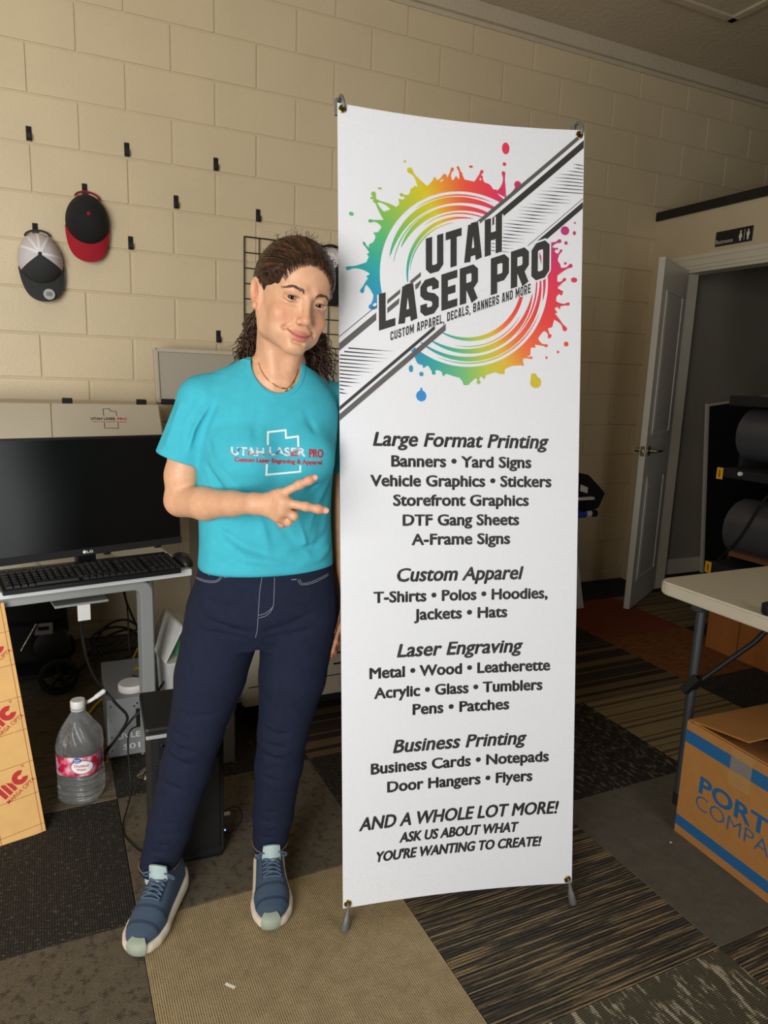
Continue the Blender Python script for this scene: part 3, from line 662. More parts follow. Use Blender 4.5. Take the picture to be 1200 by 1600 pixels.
# ---- cables
def cable(name, pts, r, m, label, k=8, n=6):
    o = tube(name, spline(pts, k), r, m, None, n); tag(o, label, 'cable'); return o
cable('power_cable', [(.085, 2.47, .655), (.075, 2.46, .58), (.075, 2.43, .47), (.10, 2.40, .36), (.16, 2.36, .27), (.196, 2.34, .225), (.19, 2.34, .19), (.15, 2.345, .13), (.125, 2.37, .09), (.12, 2.42, .03), (.11, 2.46, .006)], .0046, m_rubber, 'black power cable swinging from the desk bracket down beside the bottle')
cable('power_cable', [(.33, 2.40, .30), (.28, 2.385, .24), (.22, 2.37, .195), (.16, 2.355, .135), (.128, 2.36, .085), (.118, 2.38, .03), (.10, 2.41, .006)], .0042, m_rubber, 'black cable running from behind the desk leg to the water bottle')
cable('signal_cable', [(.20, 2.62, .70), (.225, 2.75, .60), (.26, 2.95, .43), (.31, 3.1, .27), (.36, 3.2, .12), (.40, 3.2, .01)], .0045, m_rubber, 'black cable hanging behind the right desk leg, thicker of the two')
cable('signal_cable', [(.205, 2.63, .70), (.235, 2.78, .56), (.26, 2.9, .40), (.262, 2.9, .25), (.27, 2.82, .16), (.30, 2.85, .02)], .0028, m_rubber, 'thin black cable hanging behind the desk leg')
co = []
for i in range(46):
    a = i*.55; co.append((.235+.095*math.cos(a)+.02*math.sin(a*.37), 3.28+.05*math.sin(a*1.13), .145+.05*math.sin(a)+.035*math.cos(a*.6)))
cable('cable_bundle', [(.02, 3.2, .01), (.08, 3.2, .05), (.14, 3.22, .09)]+co[:30]+[(.36, 3.3, .08), (.45, 3.3, .01)], .0058, m_rubber, 'tangled coil of black cable near the wall under the desk', 5)
cable('extension_cord', [(.33, 3.25, .10), (.27, 3.1, .07), (.20, 2.98, .045), (.12, 2.86, .03), (.085, 2.78, .02), (.075, 2.68, .012), (.11, 2.58, .01), (.122, 2.52, .02)], .0055, m_yel, 'yellow extension cord curving along the floor under the desk')
yp = thing('yellow_plug', 'yellow cord connector on the floor beside the metal box', 'plug', (.118, 2.47, 0), .3)
boxo('plug_body', -.02, .018, -.02, .02, 0, .038, m_yel, yp, .006); boxo('plug_face', -.014, .012, -.022, -.018, .008, .028, m_blackm, yp, .001)
cable('floor_cable', [(.20, 1.90, .004), (.17, 1.95, .005), (.15, 2.05, .004), (.185, 2.16, .05), (.19, 2.26, .15), (.205, 2.34, .165), (.235, 2.36, .168)], .0025, m_rubber, 'thin black cable trailing over the carpet to the metal box')
# ---- masked acrylic sheet leaning at the left
sx_, sy_ = -.058, 2.124
as_ = thing('masked_acrylic_sheet', 'kraft paper masked acrylic sheet with red logos leaning on the desk', 'sheet', (sx_, sy_, .0), rot=(math.radians(-8.3), math.radians(-4.6), math.radians(12.5)))
boxo('sheet', -.62, 0, 0, .006, .002, .70, m_kraft, as_, .0008)
fs_ = lambda u, w: (u, -.0006, w)
m_redl = mat('red_line_ink', lin(150, 60, 40), .7)
lines = [ln((-.010, .004), (-.010, .70), .0006)]
for i in range(7): lines.append(ln((-.62, .028+i*.098-.0), (0, .028+i*.098), .0006))
for i in range(4): lines.append(ln((-.118-i*.15, .004), (-.118-i*.15, .126), .0006)) if i < 1 else None
flat('guide_lines', [l for l in lines if l], fs_, m_redl, as_)
def mc_logo(cx, cz, s):
    R_ = math.radians(30)
    def tr_(u, w): u *= s; w *= s; return (cx+u*math.cos(R_)-w*math.sin(R_), cz+u*math.sin(R_)+w*math.cos(R_))
    polys = [[(-1.0, -.5), (-.72, -.5), (-.72, .45), (-1.0, .3)], [(-.62, -.5), (-.36, -.5), (-.36, .35), (-.5, .5), (-.62, .45)], [(-.26, -.5), (.0, -.5), (-.0, .1), (-.26, .4)]]
    n = 26; ring = [(.58+.52*math.cos(a), .0+.52*math.sin(a)) for a in [math.radians(35+290*i/n) for i in range(n+1)]]
    inner = [(.58+.16*math.cos(a), .0+.16*math.sin(a)) for a in [math.radians(35+290*i/n) for i in range(n+1)]]
    for i in range(n): polys.append([ring[i], ring[i+1], inner[i+1], inner[i]])
    flat('logo_mark', [[tr_(*q) for q in p] for p in polys], fs_, m_redink, as_)
    v, f = fit_text('MARGA CIPTA', -1.05, 1.15, -.92, .30, .01)
    obj('logo_lettering', pydata('t', [fs_(*tr_(p[0], p[1])) for p in v], f), m_redink, as_)
    v, f = fit_text('®', 1.12, 1.3, .42, .2)
    obj('logo_lettering', pydata('t', [fs_(*tr_(p[0], p[1])) for p in v], f), m_redink, as_)
for i in range(4): mc_logo(-.062-.0*i, .175+i*.196, .041)
for i in range(3): mc_logo(-.205, .08+i*.196, .041)

# ---- wall hooks and caps
def hook(x, z, label):
    h = thing('wall_hook', label, 'hook', (x, WALLY, z), 0, 'black hooks stuck on the block wall')
    boxo('hook_plate', -.011, .011, -.006, .0005, -.03, .03, m_blackm, h, .002)
    prism('hook_lip', [(-.006, -.03), (-.018, -.03), (-.024, -.022), (-.024, -.002), (-.019, -.002), (-.019, -.019), (-.006, -.022)], -.009, .009, m_black, h, 'yz')
HK = [(-.009, 2.355, 'empty black hook farthest left in the top row on the block wall'), (.397, 2.353, 'empty black hook in the middle of the top row on the block wall'),
 (.807, 2.351, 'empty black hook at the right end of the top row'), (.615, 2.153, 'empty black hook right of the black and red cap'),
 (1.018, 2.141, 'empty black hook just above the wire grid panel'), (.402, 1.943, 'empty black hook below and right of the black and red cap'),
 (.813, 1.535, 'lone black hook low on the wall left of the ponytail'), (.209, 2.150, 'black hook holding the black and red cap'), (-.004, 1.954, 'black hook holding the white mesh cap')]
for x, z, l in HK: hook(x, z, l)
m_meshw = mat('white_mesh_fabric', lin(214, 208, 210), .85, bump=.0015, bscale=420)
m_capk = mat('black_cap_fabric', lin(24, 24, 25), .9, bump=.0008, bscale=500)
m_capg = mat('charcoal_cap_fabric', lin(50, 52, 52), .9, bump=.0008, bscale=500)
m_capr = mat('red_cap_fabric', lin(164, 16, 36), .85, bump=.0008, bscale=500)
m_ribb = mat('white_ribbon', lin(240, 236, 236), .8)
def make_cap(name, label, loc, rz, m_back, m_front, m_brim, m_btn, front_half, ribbons, lean):
    """cap hanging by its back strap: crown dome out from the wall, brim hanging down. local: x right, y out of wall is -y, z up"""
    t = thing(name, label, 'cap', loc, rot=(0, rz, 0))
    W, H0, H1, D = .093, .125, .098, .115
    def P(a, r):
        c, s = math.cos(a), math.sin(a); hh = H0 if s > 0 else H1
        d = D*max(0.0, 1-r**2.6)**.62
        return (W*r*c, -d-.012+(.02*max(0, s)*r), hh*r*s+.02*(1-r))
    def sector(nm, a0, a1, m, n=14, off=0):
        vs, fs, R_ = [], [], [0, .12, .25, .4, .55, .7, .82, .91, .97, 1.0]
        for r in R_:
            for i in range(n+1): vs.append(V(P(a0+(a1-a0)*i/n, r))+V((0, -off, 0)))
        for j in range(len(R_)-1):
            for i in range(n): fs.append((j*(n+1)+i, j*(n+1)+i+1, (j+1)*(n+1)+i+1, (j+1)*(n+1)+i))
        return smooth(obj(nm, pydata(nm, vs, fs), m, t), 180)
    d = math.radians
    sector('front_panel', d(270-front_half), d(270+front_half), m_front, 20)
    A0, A1 = 270+front_half, 630-front_half
    for i in range(4): sector('crown_panel', d(A0+(A1-A0)*i/4), d(A0+(A1-A0)*(i+1)/4), m_back, 8)
    for a in ribbons:
        pts = [V(P(d(a), r))+V((0, -.0015, 0)) for r in [k/14 for k in range(1, 15)]]
        vs, fs = [], []
        for k, p in enumerate(pts):
            w = .0055; tq = V((-math.sin(d(a)), 0, math.cos(d(a)))); vs += [p+tq*w, p-tq*w]
            if k: fs.append((2*k-2, 2*k-1, 2*k+1, 2*k))
        smooth(obj('ribbon', pydata('r', vs, fs), m_ribb, t), 180)
    bt = lathe('button', [(.0085, 0), (.0075, .004), (.004, .0062), (0, .0068)], m_btn, t, 14, (0, -D-.012, .02), (PI/2, 0, 0), cap1=False)
    # brim: curved visor plate from the front rim downwards
    vs, fs = [], []; n, mrow = 24, 8
    for th in (0, .004):
        for j in range(mrow+1):
            for i in range(n+1):
                a = d(270-78+156*i/n); u = (i/n-.5)*2; q = j/mrow
                ext = .078*(1-abs(u)**4)*q
                x = W*math.cos(a)*(1.0+.04*q); z = H1*math.sin(a)-ext*.95-.004*q
                y = -.020-.035*(1-u*u)*(1-q*.2)-th
                vs.append((x, y, z))
    K = (mrow+1)*(n+1)
    for s_ in (0, K):
        for j in range(mrow):
            for i in range(n):
                q = (s_+j*(n+1)+i, s_+j*(n+1)+i+1, s_+(j+1)*(n+1)+i+1, s_+(j+1)*(n+1)+i); fs.append(q if s_ else q[::-1])
    for i in range(n): fs.append((mrow*(n+1)+i, mrow*(n+1)+i+1, K+mrow*(n+1)+i+1, K+mrow*(n+1)+i))
    smooth(obj('brim', pydata('brim', vs, fs), m_brim, t), 50)
    tube('back_strap', [V((W*.55*math.cos(d(a)), -.012, H0*.86+.026*math.sin(d(a)))) for a in range(0, 181, 15)], .0045, m_brim, t, 6)
    return t
c1 = make_cap('baseball_cap', 'trucker cap with white mesh back and dark brim on the wall', (.012, WALLY-.010, 1.818), math.radians(-4), m_meshw, m_capg, m_capg, m_capg, 66, (60, 90, 120, 5, 150), 0)
lathe('round_sticker', [(.024, 0), (.024, .001), (.0, .0012)], mat('silver_sticker', lin(190, 190, 186), .3, .5), c1, 28, (.018, -.064, -.145), (PI/2-.1, 0, 0), cap1=False)
for k in range(3): boxo('sticker_print', .006, .030, -.0668, -.0662, -.152+k*.006, -.1495+k*.006, m_capg, c1, 0)
put_text('embroidery', 'UTAH LASER PRO', -.055, .055, -.068, .012, lambda u, w: (u, -.086+abs(u)*.30, w-.0+abs(u)*.12), m_redl, c1, .02)
c2 = make_cap('baseball_cap', 'black cap with red brim and red button on the wall', (.214, WALLY-.010, 2.008), math.radians(2), m_capk, m_capk, m_capr, m_capr, 60, (), 0)
put_text('embroidery', 'UTAH LASER PRO', -.042, .050, -.060, .009, lambda u, w: (u, -.093+abs(u)*.30, w+abs(u)*.1), m_ink_w, c2, .02)
c3 = make_cap('baseball_cap', 'white mesh cap hanging on the wire grid beside the banner', (1.40, WALLY-.035, 1.90), 0, m_meshw, m_blackm, m_blackm, m_capg, 66, (60, 90, 120), 0)
# ---- wire grid panel
gp = thing('wire_grid_panel', 'black wire display grid hanging on the block wall', 'grid', (0, WALLY-.018, 0))
m_wire = mat('black_wire', lin(18, 18, 18), .5)
gx0, gz0, gz1 = .942, 1.43, 2.03
for i in range(8):
    x = gx0+i*.0762; tube('wire', [V((x, -.004, gz0)), V((x, -.004, gz1))], .0028 if i else .0035, m_wire, gp, 6)
for j in range(9):
    z = gz1-j*.075; tube('wire', [V((gx0, 0, z)), V((gx0+7*.0762, 0, z))], .0028 if j else .0035, m_wire, gp, 6)

# ------------------------------------------------------------------ right side
# folding table
tb_ = thing('folding_table', 'white plastic folding table with grey steel legs at the right', 'table', (0, 0, 0))
m_tab = mat('table_plastic', lin(206, 198, 176), .5, var=.02, vscale=20, bump=.0004, bscale=300)
def round_rect(x0, x1, y0, y1, r, n=6):
    out = []
    for cx, cy, a in ((x1-r, y1-r, 0), (x0+r, y1-r, 90), (x0+r, y0+r, 180), (x1-r, y0+r, 270)):
        out += [(cx+r*math.cos(math.radians(a+90*i/n)), cy+r*math.sin(math.radians(a+90*i/n))) for i in range(n+1)]
    return out
prism('tabletop', round_rect(1.795, 2.56, -.18, 1.655, .05), .697, .74, m_tab, tb_, 'xy', bev=.006)
m_leg = mat('table_leg_steel', lin(84, 88, 92), .4, .6)
for y in (1.505, 0.0):
    for x in (1.845, 2.51):
        lg = tube('leg', [V((x, y, .70)), V((x, y, .0))], .0145, m_leg, tb_, 14)
        lathe('foot_cap', [(.017, 0), (.017, .04)], m_blackm, lg, 14, (x, y, 0))
    boxo('cross_bar', 1.845, 2.51, y-.01, y+.01, .25, .27, m_leg, tb_, .003)
    boxo('hinge_rail', 1.82, 2.53, y-.02, y+.02, .672, .698, m_leg, tb_, .003)
for x in (1.845,):
    b0 = tube('brace', [V((x+.0, 1.505, .415)), V((x+.10, 1.38, .60)), V((x+.13, 1.33, .695))], .0085, m_black, tb_, 8)
    boxo('brace_lock', -.018, .018, -.014, .014, -.035, .035, m_black, tb_, .004, loc=(x-.006, 1.50, .425), rot=(.5, .3, 0))
tag(lathe('bottle_cap', [(.018, 0), (.022, .008), (.022, .03), (.012, .036)], m_black, None, 20, (1.822, 1.262, .74)), 'small black object at the frame edge on the folding table', 'cap')
# cardboard carton with blue print
cb = thing('shipping_carton', 'open cardboard carton with blue stripes and PORT & COMPANY print', 'box', (1.716, 1.40, 0), math.radians(-2.5))
m_cardin = mat('cardboard_inside', lin(160, 112, 60), .85)
BL, BWd, BH = .60, .42, .372   # along -y, along +x, height
for nm, a in (('side_panel', (0, .005, -BL, 0)), ('side_panel', (BWd-.005, BWd, -BL, 0)), ('end_panel', (0.005, BWd-.005, -.005, 0)), ('end_panel', (0.005, BWd-.005, -BL, -BL+.005))):
    boxo(nm, a[0], a[1], a[2], a[3], .001, BH, m_card, cb, .001)
boxo('base_panel', .005, BWd-.005, -BL+.005, -.005, .001, .006, m_card, cb, 0)
f1 = obj('flap', boxm(0, BWd*.98, -.21, 0, 0, .004, .001), m_card, cb, (.004, -.002, BH), (math.radians(-9), 0, 0))
f2 = obj('flap', boxm(0, .20, -BL+.02, -.02, 0, .004, .001), m_card, cb, (.003, 0, BH+.0015), (0, math.radians(14), 0))
f3 = obj('flap', boxm(-.20, 0, -BL+.02, -.02, 0, .004, .001), m_card, cb, (BWd-.003, 0, BH+.0015), (0, math.radians(-6), 0))
f4 = obj('flap', boxm(0, BWd*.98, 0, .21, 0, .004, .001), m_card, cb, (.004, -BL+.002, BH), (math.radians(30), 0, 0))
fcb = lambda u, w: (-.0006, -u, w)
for z0, z1 in ((.305, .345), (.028, .062)): flat('blue_stripe', [[(.001, z0), (BL-.001, z0), (BL-.001, z1), (.001, z1)]], fcb, m_blueink, cb)
put_text('print_lettering', 'PORT &', .072, .395, .178, .057, fcb, m_blueink, cb, .025)
put_text('print_lettering', 'COMPANY', .066, .42, .125, .046, fcb, m_blueink, cb, -.012)
m_tape = mat('clear_tape', lin(214, 180, 120), .12, **{'Alpha': .35})
flat('packing_tape', [[(.165, .26), (.235, .26), (.235, BH), (.165, BH)]], lambda u, w: (-.0009, -u, w), m_tape, cb)
# kraft boxes on the floor behind the table
m_card2 = mat('cardboard_orange', lin(160, 96, 40), .8, var=.05, vscale=20)
for y0, y1, l in ((2.335, 2.52, 'brown cardboard box on the floor behind the table leg'), (1.90, 2.328, 'wider brown cardboard box at the right behind the table')):
    k_ = thing('cardboard_box', l, 'box', (3.15, 0, 0), 0, 'brown boxes under the rack')
    boxo('carton', .0, .36, y0, y1, .001, .42, m_card2, k_, .003)
    boxo('box_flap', .002, .180, y0+.002, y1-.002, .421, .425, m_card2, k_, .001); boxo('box_flap', .184, .358, y0+.002, y1-.002, .421, .425, m_card2, k_, .001)
# rack machine with curved clear hoods
rk_ = thing('hooded_machine_rack', 'black two-tier machine rack with curved clear hoods by the doorway', 'machine', (3.08, 2.45, 0))
for y in (-.07, -1.2):
    for x in (.475, .53): tube('post', [V((x, y, 0)), V((x, y, 1.29))], .016, m_leg, rk_, 10)
def half_drum(nm, zc, r, y0, y1, m):
    vs, fs, n = [], [], 28
    for y in (y0, y1):
        for rr in (r, r-.004):
            for i in range(n+1): a = math.radians(55+210*i/n); vs.append((.13+rr*math.cos(a)*1.05, y, zc+rr*math.sin(a)))
    K = n+1
    for i in range(n):
        fs += [(i, i+1, 2*K+i+1, 2*K+i), (K+i+1, K+i, 3*K+i, 3*K+i+1), (i+1, i, K+i, K+i+1), (2*K+i, 2*K+i+1, 3*K+i+1, 3*K+i)]
    o = obj(nm, pydata(nm, vs, fs), m, rk_); smooth(o, 50); return o
for zc, r in ((1.145, .135), (.675, .145)):
    half_drum('clear_hood', zc, r, -.02, -1.2, m_smoke)
    boxo('tray', -.06, .55, -1.22, .01, zc-r-.075, zc-r-.03, m_blackm, rk_, .006)
    hb = boxo('rear_housing', .24, .55, -1.2, -.02, zc-r-.03, zc+r*.9, m_blackm, rk_, .01)
    boxo('end_plate', .06, .5, -.02, .005, zc-r-.03, zc+r*.6, m_blackm, rk_, .006)
    lathe('roller', [(.045, 0), (.045, 1.1)], m_greyp if False else mat('dark_roller', lin(60, 60, 62), .4), rk_, 20, (.13, -1.17, zc-.03), (-PI/2, 0, 0))
    yt = boxo('warning_tag', -.075, -.07, -.022, .012, zc-r-.085, zc-r-.028, m_yel, rk_, .001)
    boxo('tag_print', -.0765, -.075, -.010, -.002, zc-r-.075, zc-r-.040, m_redl, yt, 0)
boxo('top_cover', -.04, .56, -1.22, .02, 1.285, 1.335, m_blackm, rk_, .008)
boxo('wood_board', -.02, .24, -.9, -.07, .545, .575, mat('brown_board', lin(120, 74, 44), .6, var=.1), rk_, .003)
for k in range(4): boxo('board_slat', -.045+k*.028, -.022+k*.028, -.9, -.08, .576, .582, mat('dark_slat', lin(70, 50, 40), .6), rk_, .002)
tube('cable', spline([(-.08, -.33, .93), (-.085, -.27, .86), (-.085, -.22, .76), (-.085, -.17, .66), (-.08, -.09, .555), (-.06, -.05, .52)], 6), .007, m_rubber, rk_, 8)
lathe('knob', [(.010, 0), (.010, .012)], m_white, rk_, 14, (-.061, -.115, .965), (0, -PI/2, 0))
# black board inside the corridor
bb = thing('black_board', 'tall black board with a pale edge leaning inside the restroom doorway', 'board', (4.44, 3.655, 0), rot=(0, math.radians(-7), 0))
boxo('board_face', 0, .85, -.012, .004, .004, 1.25, m_blackm, bb, .002)
for a in ((-.022, .0, .002, 1.27), (.0, .85, 1.25, 1.27)): boxo('edge_strip', a[0], a[1], -.016, .006, a[2], a[3], m_trimw, bb, .002)
# vinyl cutter behind the banner
vc = thing('vinyl_cutter', 'black vinyl cutter on a white stand behind the right edge of the banner', 'machine', (0, 0, 0))
prism('cutter_body', [(3.10, .66), (3.10, .76), (3.22, .862), (3.42, .862), (3.42, .64), (3.2, .63)], 2.0, 2.755, m_black, vc, 'yz', bev=.006)
prism('end_cap', [(2.755, .862), (2.78, .858), (2.915, .748), (2.875, .66), (2.755, .635)], 3.12, 3.40, m_blackm, vc, 'xz', bev=.006)
boxo('white_rail', 2.1, 2.80, 3.08, 3.11, .72, .735, m_white, vc, .003)
fvc = lambda u, w: (2.79+u, 3.098, w)
flat('rating_label', [[(.0, .772), (.055, .756), (.055, .790), (.0, .81)]], lambda u, w: (2.70+u, 3.094, w), m_ink_w, vc)
for x0, x1, r, m, nm in ((2.4, 2.79, .022, mat('blue_tube', lin(36, 84, 170), .35), 'blue_roller'), (2.79, 2.825, .024, m_white, 'roller_collar'), (2.825, 2.87, .021, m_blackm, 'roller_end')):
    lathe(nm, [(r, 0), (r, x1-x0)], m, vc, 18, (x0, 3.14, .628), (0, PI/2, 0))
for x in (2.05, 2.80):
    prism('stand_leg', [(x-.10, .63), (x+.005, .63), (x+.165, .0), (x-.12, .0)], 3.27, 3.31, m_white, vc, 'xz')
boxo('stand_beam', 2.08, 2.80, 3.24, 3.28, .35, .40, m_white, vc, .003)
# paper scrap on the carpet
sc = obj('paper_scrap', boxm(-.013, .013, -.0035, .0035, .0002, .0009), mat('paper', lin(236, 230, 216), .8), None, (.315, 1.371, 0), (0, 0, -.85)); tag(sc, 'tiny white paper scrap on the tan carpet tile', 'scrap')
tag(obj('paper_scrap', boxm(-.003, .003, -.003, .003, .0002, .0012), MATS['paper'], None, (1.66, 1.36, 0), (0, 0, .4)), 'speck of white lint on the grey carpet tile right of the banner', 'scrap')
# ------------------------------------------------------------------ printed banner on its X stand
BH_ = V((.97, -.243, 0)).normalized(); BB = V((.243, .97, 0)).normalized(); bt_ = math.radians(7)
BU = BB*math.sin(bt_)+V((0, 0, 1))*math.cos(bt_); BY = -(BH_.cross(BU))
bmat = Matrix((BH_, BY, BU)).transposed().to_4x4(); bmat.translation = V((.614, 1.437, .05))
bn_ = thing('banner', 'tall white vinyl banner printed with a colourful splash logo and service list', 'banner'); bn_.matrix_world = bmat
BWI, BHE = .61, 1.945
def S(u, v, off=0.0):
    g = u/BWI; q = v/BHE
    bow = .016*4*g*(1-g)*(.75+.25*math.cos(2*PI*q))
    return (u*1.0115-.0286*q, bow-off, v-.004*4*g*(1-g)*(q**6))
m_vinyl = bpy.data.materials.new('banner_vinyl'); m_vinyl.use_nodes = True; nt = m_vinyl.node_tree; b_ = nt.nodes['Principled BSDF']
b_.inputs['Base Color'].default_value = lin(230, 231, 234); b_.inputs['Roughness'].default_value = .45
tc = nt.nodes.new('ShaderNodeTexCoord'); mp = nt.nodes.new('ShaderNodeSeparateXYZ'); nt.links.new(tc.outputs['Object'], mp.inputs[0])
def wv(o):
    m1 = nt.nodes.new('ShaderNodeMath'); m1.operation = 'MULTIPLY'; m1.inputs[1].default_value = 2*PI/.0042; nt.links.new(o, m1.inputs[0])
    m2 = nt.nodes.new('ShaderNodeMath'); m2.operation = 'SINE'; nt.links.new(m1.outputs[0], m2.inputs[0]); return m2.outputs[0]
ad = nt.nodes.new('ShaderNodeMath'); ad.operation = 'ADD'; nt.links.new(wv(mp.outputs['X']), ad.inputs[0]); nt.links.new(wv(mp.outputs['Z']), ad.inputs[1])
bp_ = nt.nodes.new('ShaderNodeBump'); bp_.inputs['Strength'].default_value = .35; bp_.inputs['Distance'].default_value = .00035; nt.links.new(ad.outputs[0], bp_.inputs['Height']); nt.links.new(bp_.outputs[0], b_.inputs['Normal'])
nu, nv = 24, 60; vs, fs = [], []
for s_ in (0.0, -.0007):
    for j in range(nv+1):
        for i in range(nu+1): vs.append(S(BWI*i/nu, BHE*j/nv, s_))
K = (nu+1)*(nv+1)
for j in range(nv):
    for i in range(nu):
        q = (j*(nu+1)+i, j*(nu+1)+i+1, (j+1)*(nu+1)+i+1, (j+1)*(nu+1)+i); fs.append(q); fs.append(tuple(K+x for x in q[::-1]))
for i in range(nu): fs.append((i+1, i, K+i, K+i+1)); a = nv*(nu+1); fs.append((a+i, a+i+1, K+a+i+1, K+a+i))
for j in range(nv): a = j*(nu+1); b = a+nu+1; fs.append((a, b, K+b, K+a)); a += nu; b += nu; fs.append((b, a, K+a, K+b))
smooth(obj('vinyl_sheet', pydata('vinyl', vs, fs), m_vinyl, bn_), 40)
m_ink = mat('charcoal_ink', lin(52, 50, 48), .5); m_inkg = mat('grey_ink', lin(92, 89, 86), .5); m_vw = mat('vinyl_white', lin(230, 231, 234), .45)
def bprint(name, polys, m, off):
    vs, fs = [], []
    for p in polys: fs.append(tuple(range(len(vs), len(vs)+len(p)))); vs += [S(u, v, off) for u, v in p]
    return obj(name, pydata(name, vs, fs), m, bn_)
# service list
TXT = [('Large Format Printing', .0817, .5284, 1.157, .0335, 1), ('Banners • Yard Signs', .1268, .483, 1.107, .0275, 0), ('Vehicle Graphics • Stickers', .0751, .5368, 1.059, .0275, 0),
 ('Storefront Graphics', .1313, .4775, 1.011, .0275, 0), ('DTF Gang Sheets', .1551, .4526, .962, .0275, 0), ('A-Frame Signs', .1774, .4294, .914, .0275, 0),
 ('Custom Apparel', .141, .466, .823, .0335, 1), ('T-Shirts • Polos • Hoodies,', .0818, .531, .772, .0275, 0), ('Jackets • Hats', .1839, .424, .7255, .0275, 0),
 ('Laser Engraving', .1404, .467, .633, .0335, 1), ('Metal • Wood • Leatherette', .0711, .5407, .5822, .0275, 0), ('Acrylic • Glass • Tumblers', .0826, .5207, .531, .0275, 0), ('Pens • Patches', .1809, .4326, .483, .0275, 0),
 ('Business Printing', .1304, .4806, .388, .0335, 1), ('Business Cards • Notepads', .0739, .541, .338, .0275, 0), ('Door Hangers • Flyers', .1156, .4975, .2873, .0275, 0),
 ('AND A WHOLE LOT MORE!', .0428, .5701, .1955, .0345, 1), ('ASK US ABOUT WHAT', .1465, .4626, .1518, .0265, 1), ("YOU'RE WANTING TO CREATE!", .0876, .525, .1085, .0265, 1)]
for s_, x0, x1, z, hh, it in TXT:
    v, f = fit_text(s_, x0, x1, z, hh, 0, .22 if it else 0); y = (v[:, 1]-z)/hh
    if any(c.islower() for c in s_): v[:, 1] = z+hh*np.interp(y, [-1, 0, .63, 1, 2], [-.92, 0, .72, 1, 1.92])
    parts = [(v, f)]
    for k in range(8): a = k*PI/4; w = v.copy(); w[:, 0] += .0016*math.cos(a); w[:, 1] += .0012*math.sin(a); parts.append((w, f))
    v, f = join_arrays(parts)
    obj('service_lettering', pydata('t', [S(p[0], p[1], .0006) for p in v], f), m_ink, bn_)
# splash ring
CX, CY, R0 = .311, 1.567, .211
stops = [(-160, (50, 128, 196)), (-130, (45, 130, 190)), (-112, (44, 160, 160)), (-92, (110, 184, 120)), (-76, (186, 196, 64)), (-62, (222, 180, 48)), (-46, (238, 110, 56)), (-22, (228, 62, 60)), (4, (222, 50, 84)), (30, (186, 50, 122)),
 (48, (170, 50, 130)), (60, (200, 48, 110)), (74, (226, 58, 84)), (90, (232, 84, 60)), (104, (232, 146, 50)), (116, (216, 196, 36)), (134, (168, 192, 62)), (156, (92, 182, 112)), (176, (40, 164, 160)), (192, (34, 148, 184)), (205, (36, 132, 190))]
def hue(deg):
    d = deg
    while d > 205: d -= 360
    while d < -160: d += 360
    for (a, c), (b, e) in zip(stops, stops[1:]):
        if a <= d <= b: t = (d-a)/(b-a); return lin(*[c[i]*(1-t)+e[i]*t for i in range(3)])
    return lin(*stops[-1][1])
m_rain = bpy.data.materials.new('rainbow_ink'); m_rain.use_nodes = True; nt = m_rain.node_tree
ca = nt.nodes.new('ShaderNodeAttribute'); ca.attribute_name = 'ink'; nt.links.new(ca.outputs['Color'], nt.nodes['Principled BSDF'].inputs['Base Color']); nt.nodes['Principled BSDF'].inputs['Roughness'].default_value = .5
def rainbow(name, polys, off, degof=None):
    vs, fs, cs = [], [], []
    for p in polys:
        fs.append(tuple(range(len(vs), len(vs)+len(p))))
        for u, v in p:
            vs.append(S(u, v, off)); dg = math.degrees(math.atan2(v-CY, u-CX)); cs.append(hue(dg))
    me = pydata(name, vs, fs); at = me.attributes.new('ink', 'FLOAT_COLOR', 'POINT')
    at.data.foreach_set('color', np.array(cs, dtype=np.float32).ravel())
    return obj(name, me, m_rain, bn_)
pol = lambda d, r: (CX+r*math.cos(math.radians(d)), CY+r*math.sin(math.radians(d)))
rs = random.Random(11)
ph = [rs.uniform(0, 6.28) for _ in range(8)]
def rout(d, lo, hi):
    t = math.radians(d); e = min(1, max(0, (d-lo)/14), max(0, (hi-d)/14))
    w = .5+.5*math.sin(7*t+ph[0])*math.sin(3*t+ph[1])
    spike = sum(max(0, math.sin(f*t+ph[k]))**p for k, (f, p) in enumerate(((17, 6), (29, 8), (11, 5))))
    return R0+.006+e*(.014+.010*w+.009*spike)
for lo, hi in ((59, 203), (-132, 38)):
    polys = []; d = lo
    while d < hi-.01:
        e = min(d+.6, hi); polys.append([pol(d, R0+.001), pol(e, R0+.001), pol(e, rout(e, lo, hi)), pol(d, rout(d, lo, hi))]); d = e
    rainbow('splash_ring', polys, .0006)
def blob(u, v, r, k=14, st=1.0, a=0): 
    return [(u+r*math.cos(2*PI*i/k)*math.cos(a)-r*st*math.sin(2*PI*i/k)*math.sin(a), v+r*math.cos(2*PI*i/k)*math.sin(a)+r*st*math.sin(2*PI*i/k)*math.cos(a)) for i in range(k)]
def drip(d, L, head, base, bend=0.0):
    """paint spike leaving the ring at angle d, tapering to a droplet"""
    polys, n = [], 14; pts = []
    for i in range(n+1):
        t = i/n; r = R0+.018+L*t; dd = d+bend*t*t; u, v = pol(dd, r)
        w = base*(1-t)**2.2+.0016+(head*.55*math.exp(-((t-.97)/.12)**2)); pts.append((u, v, w))
    for (u0, v0, w0), (u1, v1, w1) in zip(pts, pts[1:]):
        a = math.atan2(v1-v0, u1-u0)+PI/2; c, s = math.cos(a), math.sin(a)
        polys.append([(u0+c*w0, v0+s*w0), (u0-c*w0, v0-s*w0), (u1-c*w1, v1-s*w1), (u1+c*w1, v1+s*w1)])
    u, v, w = pts[-1]; polys.append(blob(u, v, head)); return polys
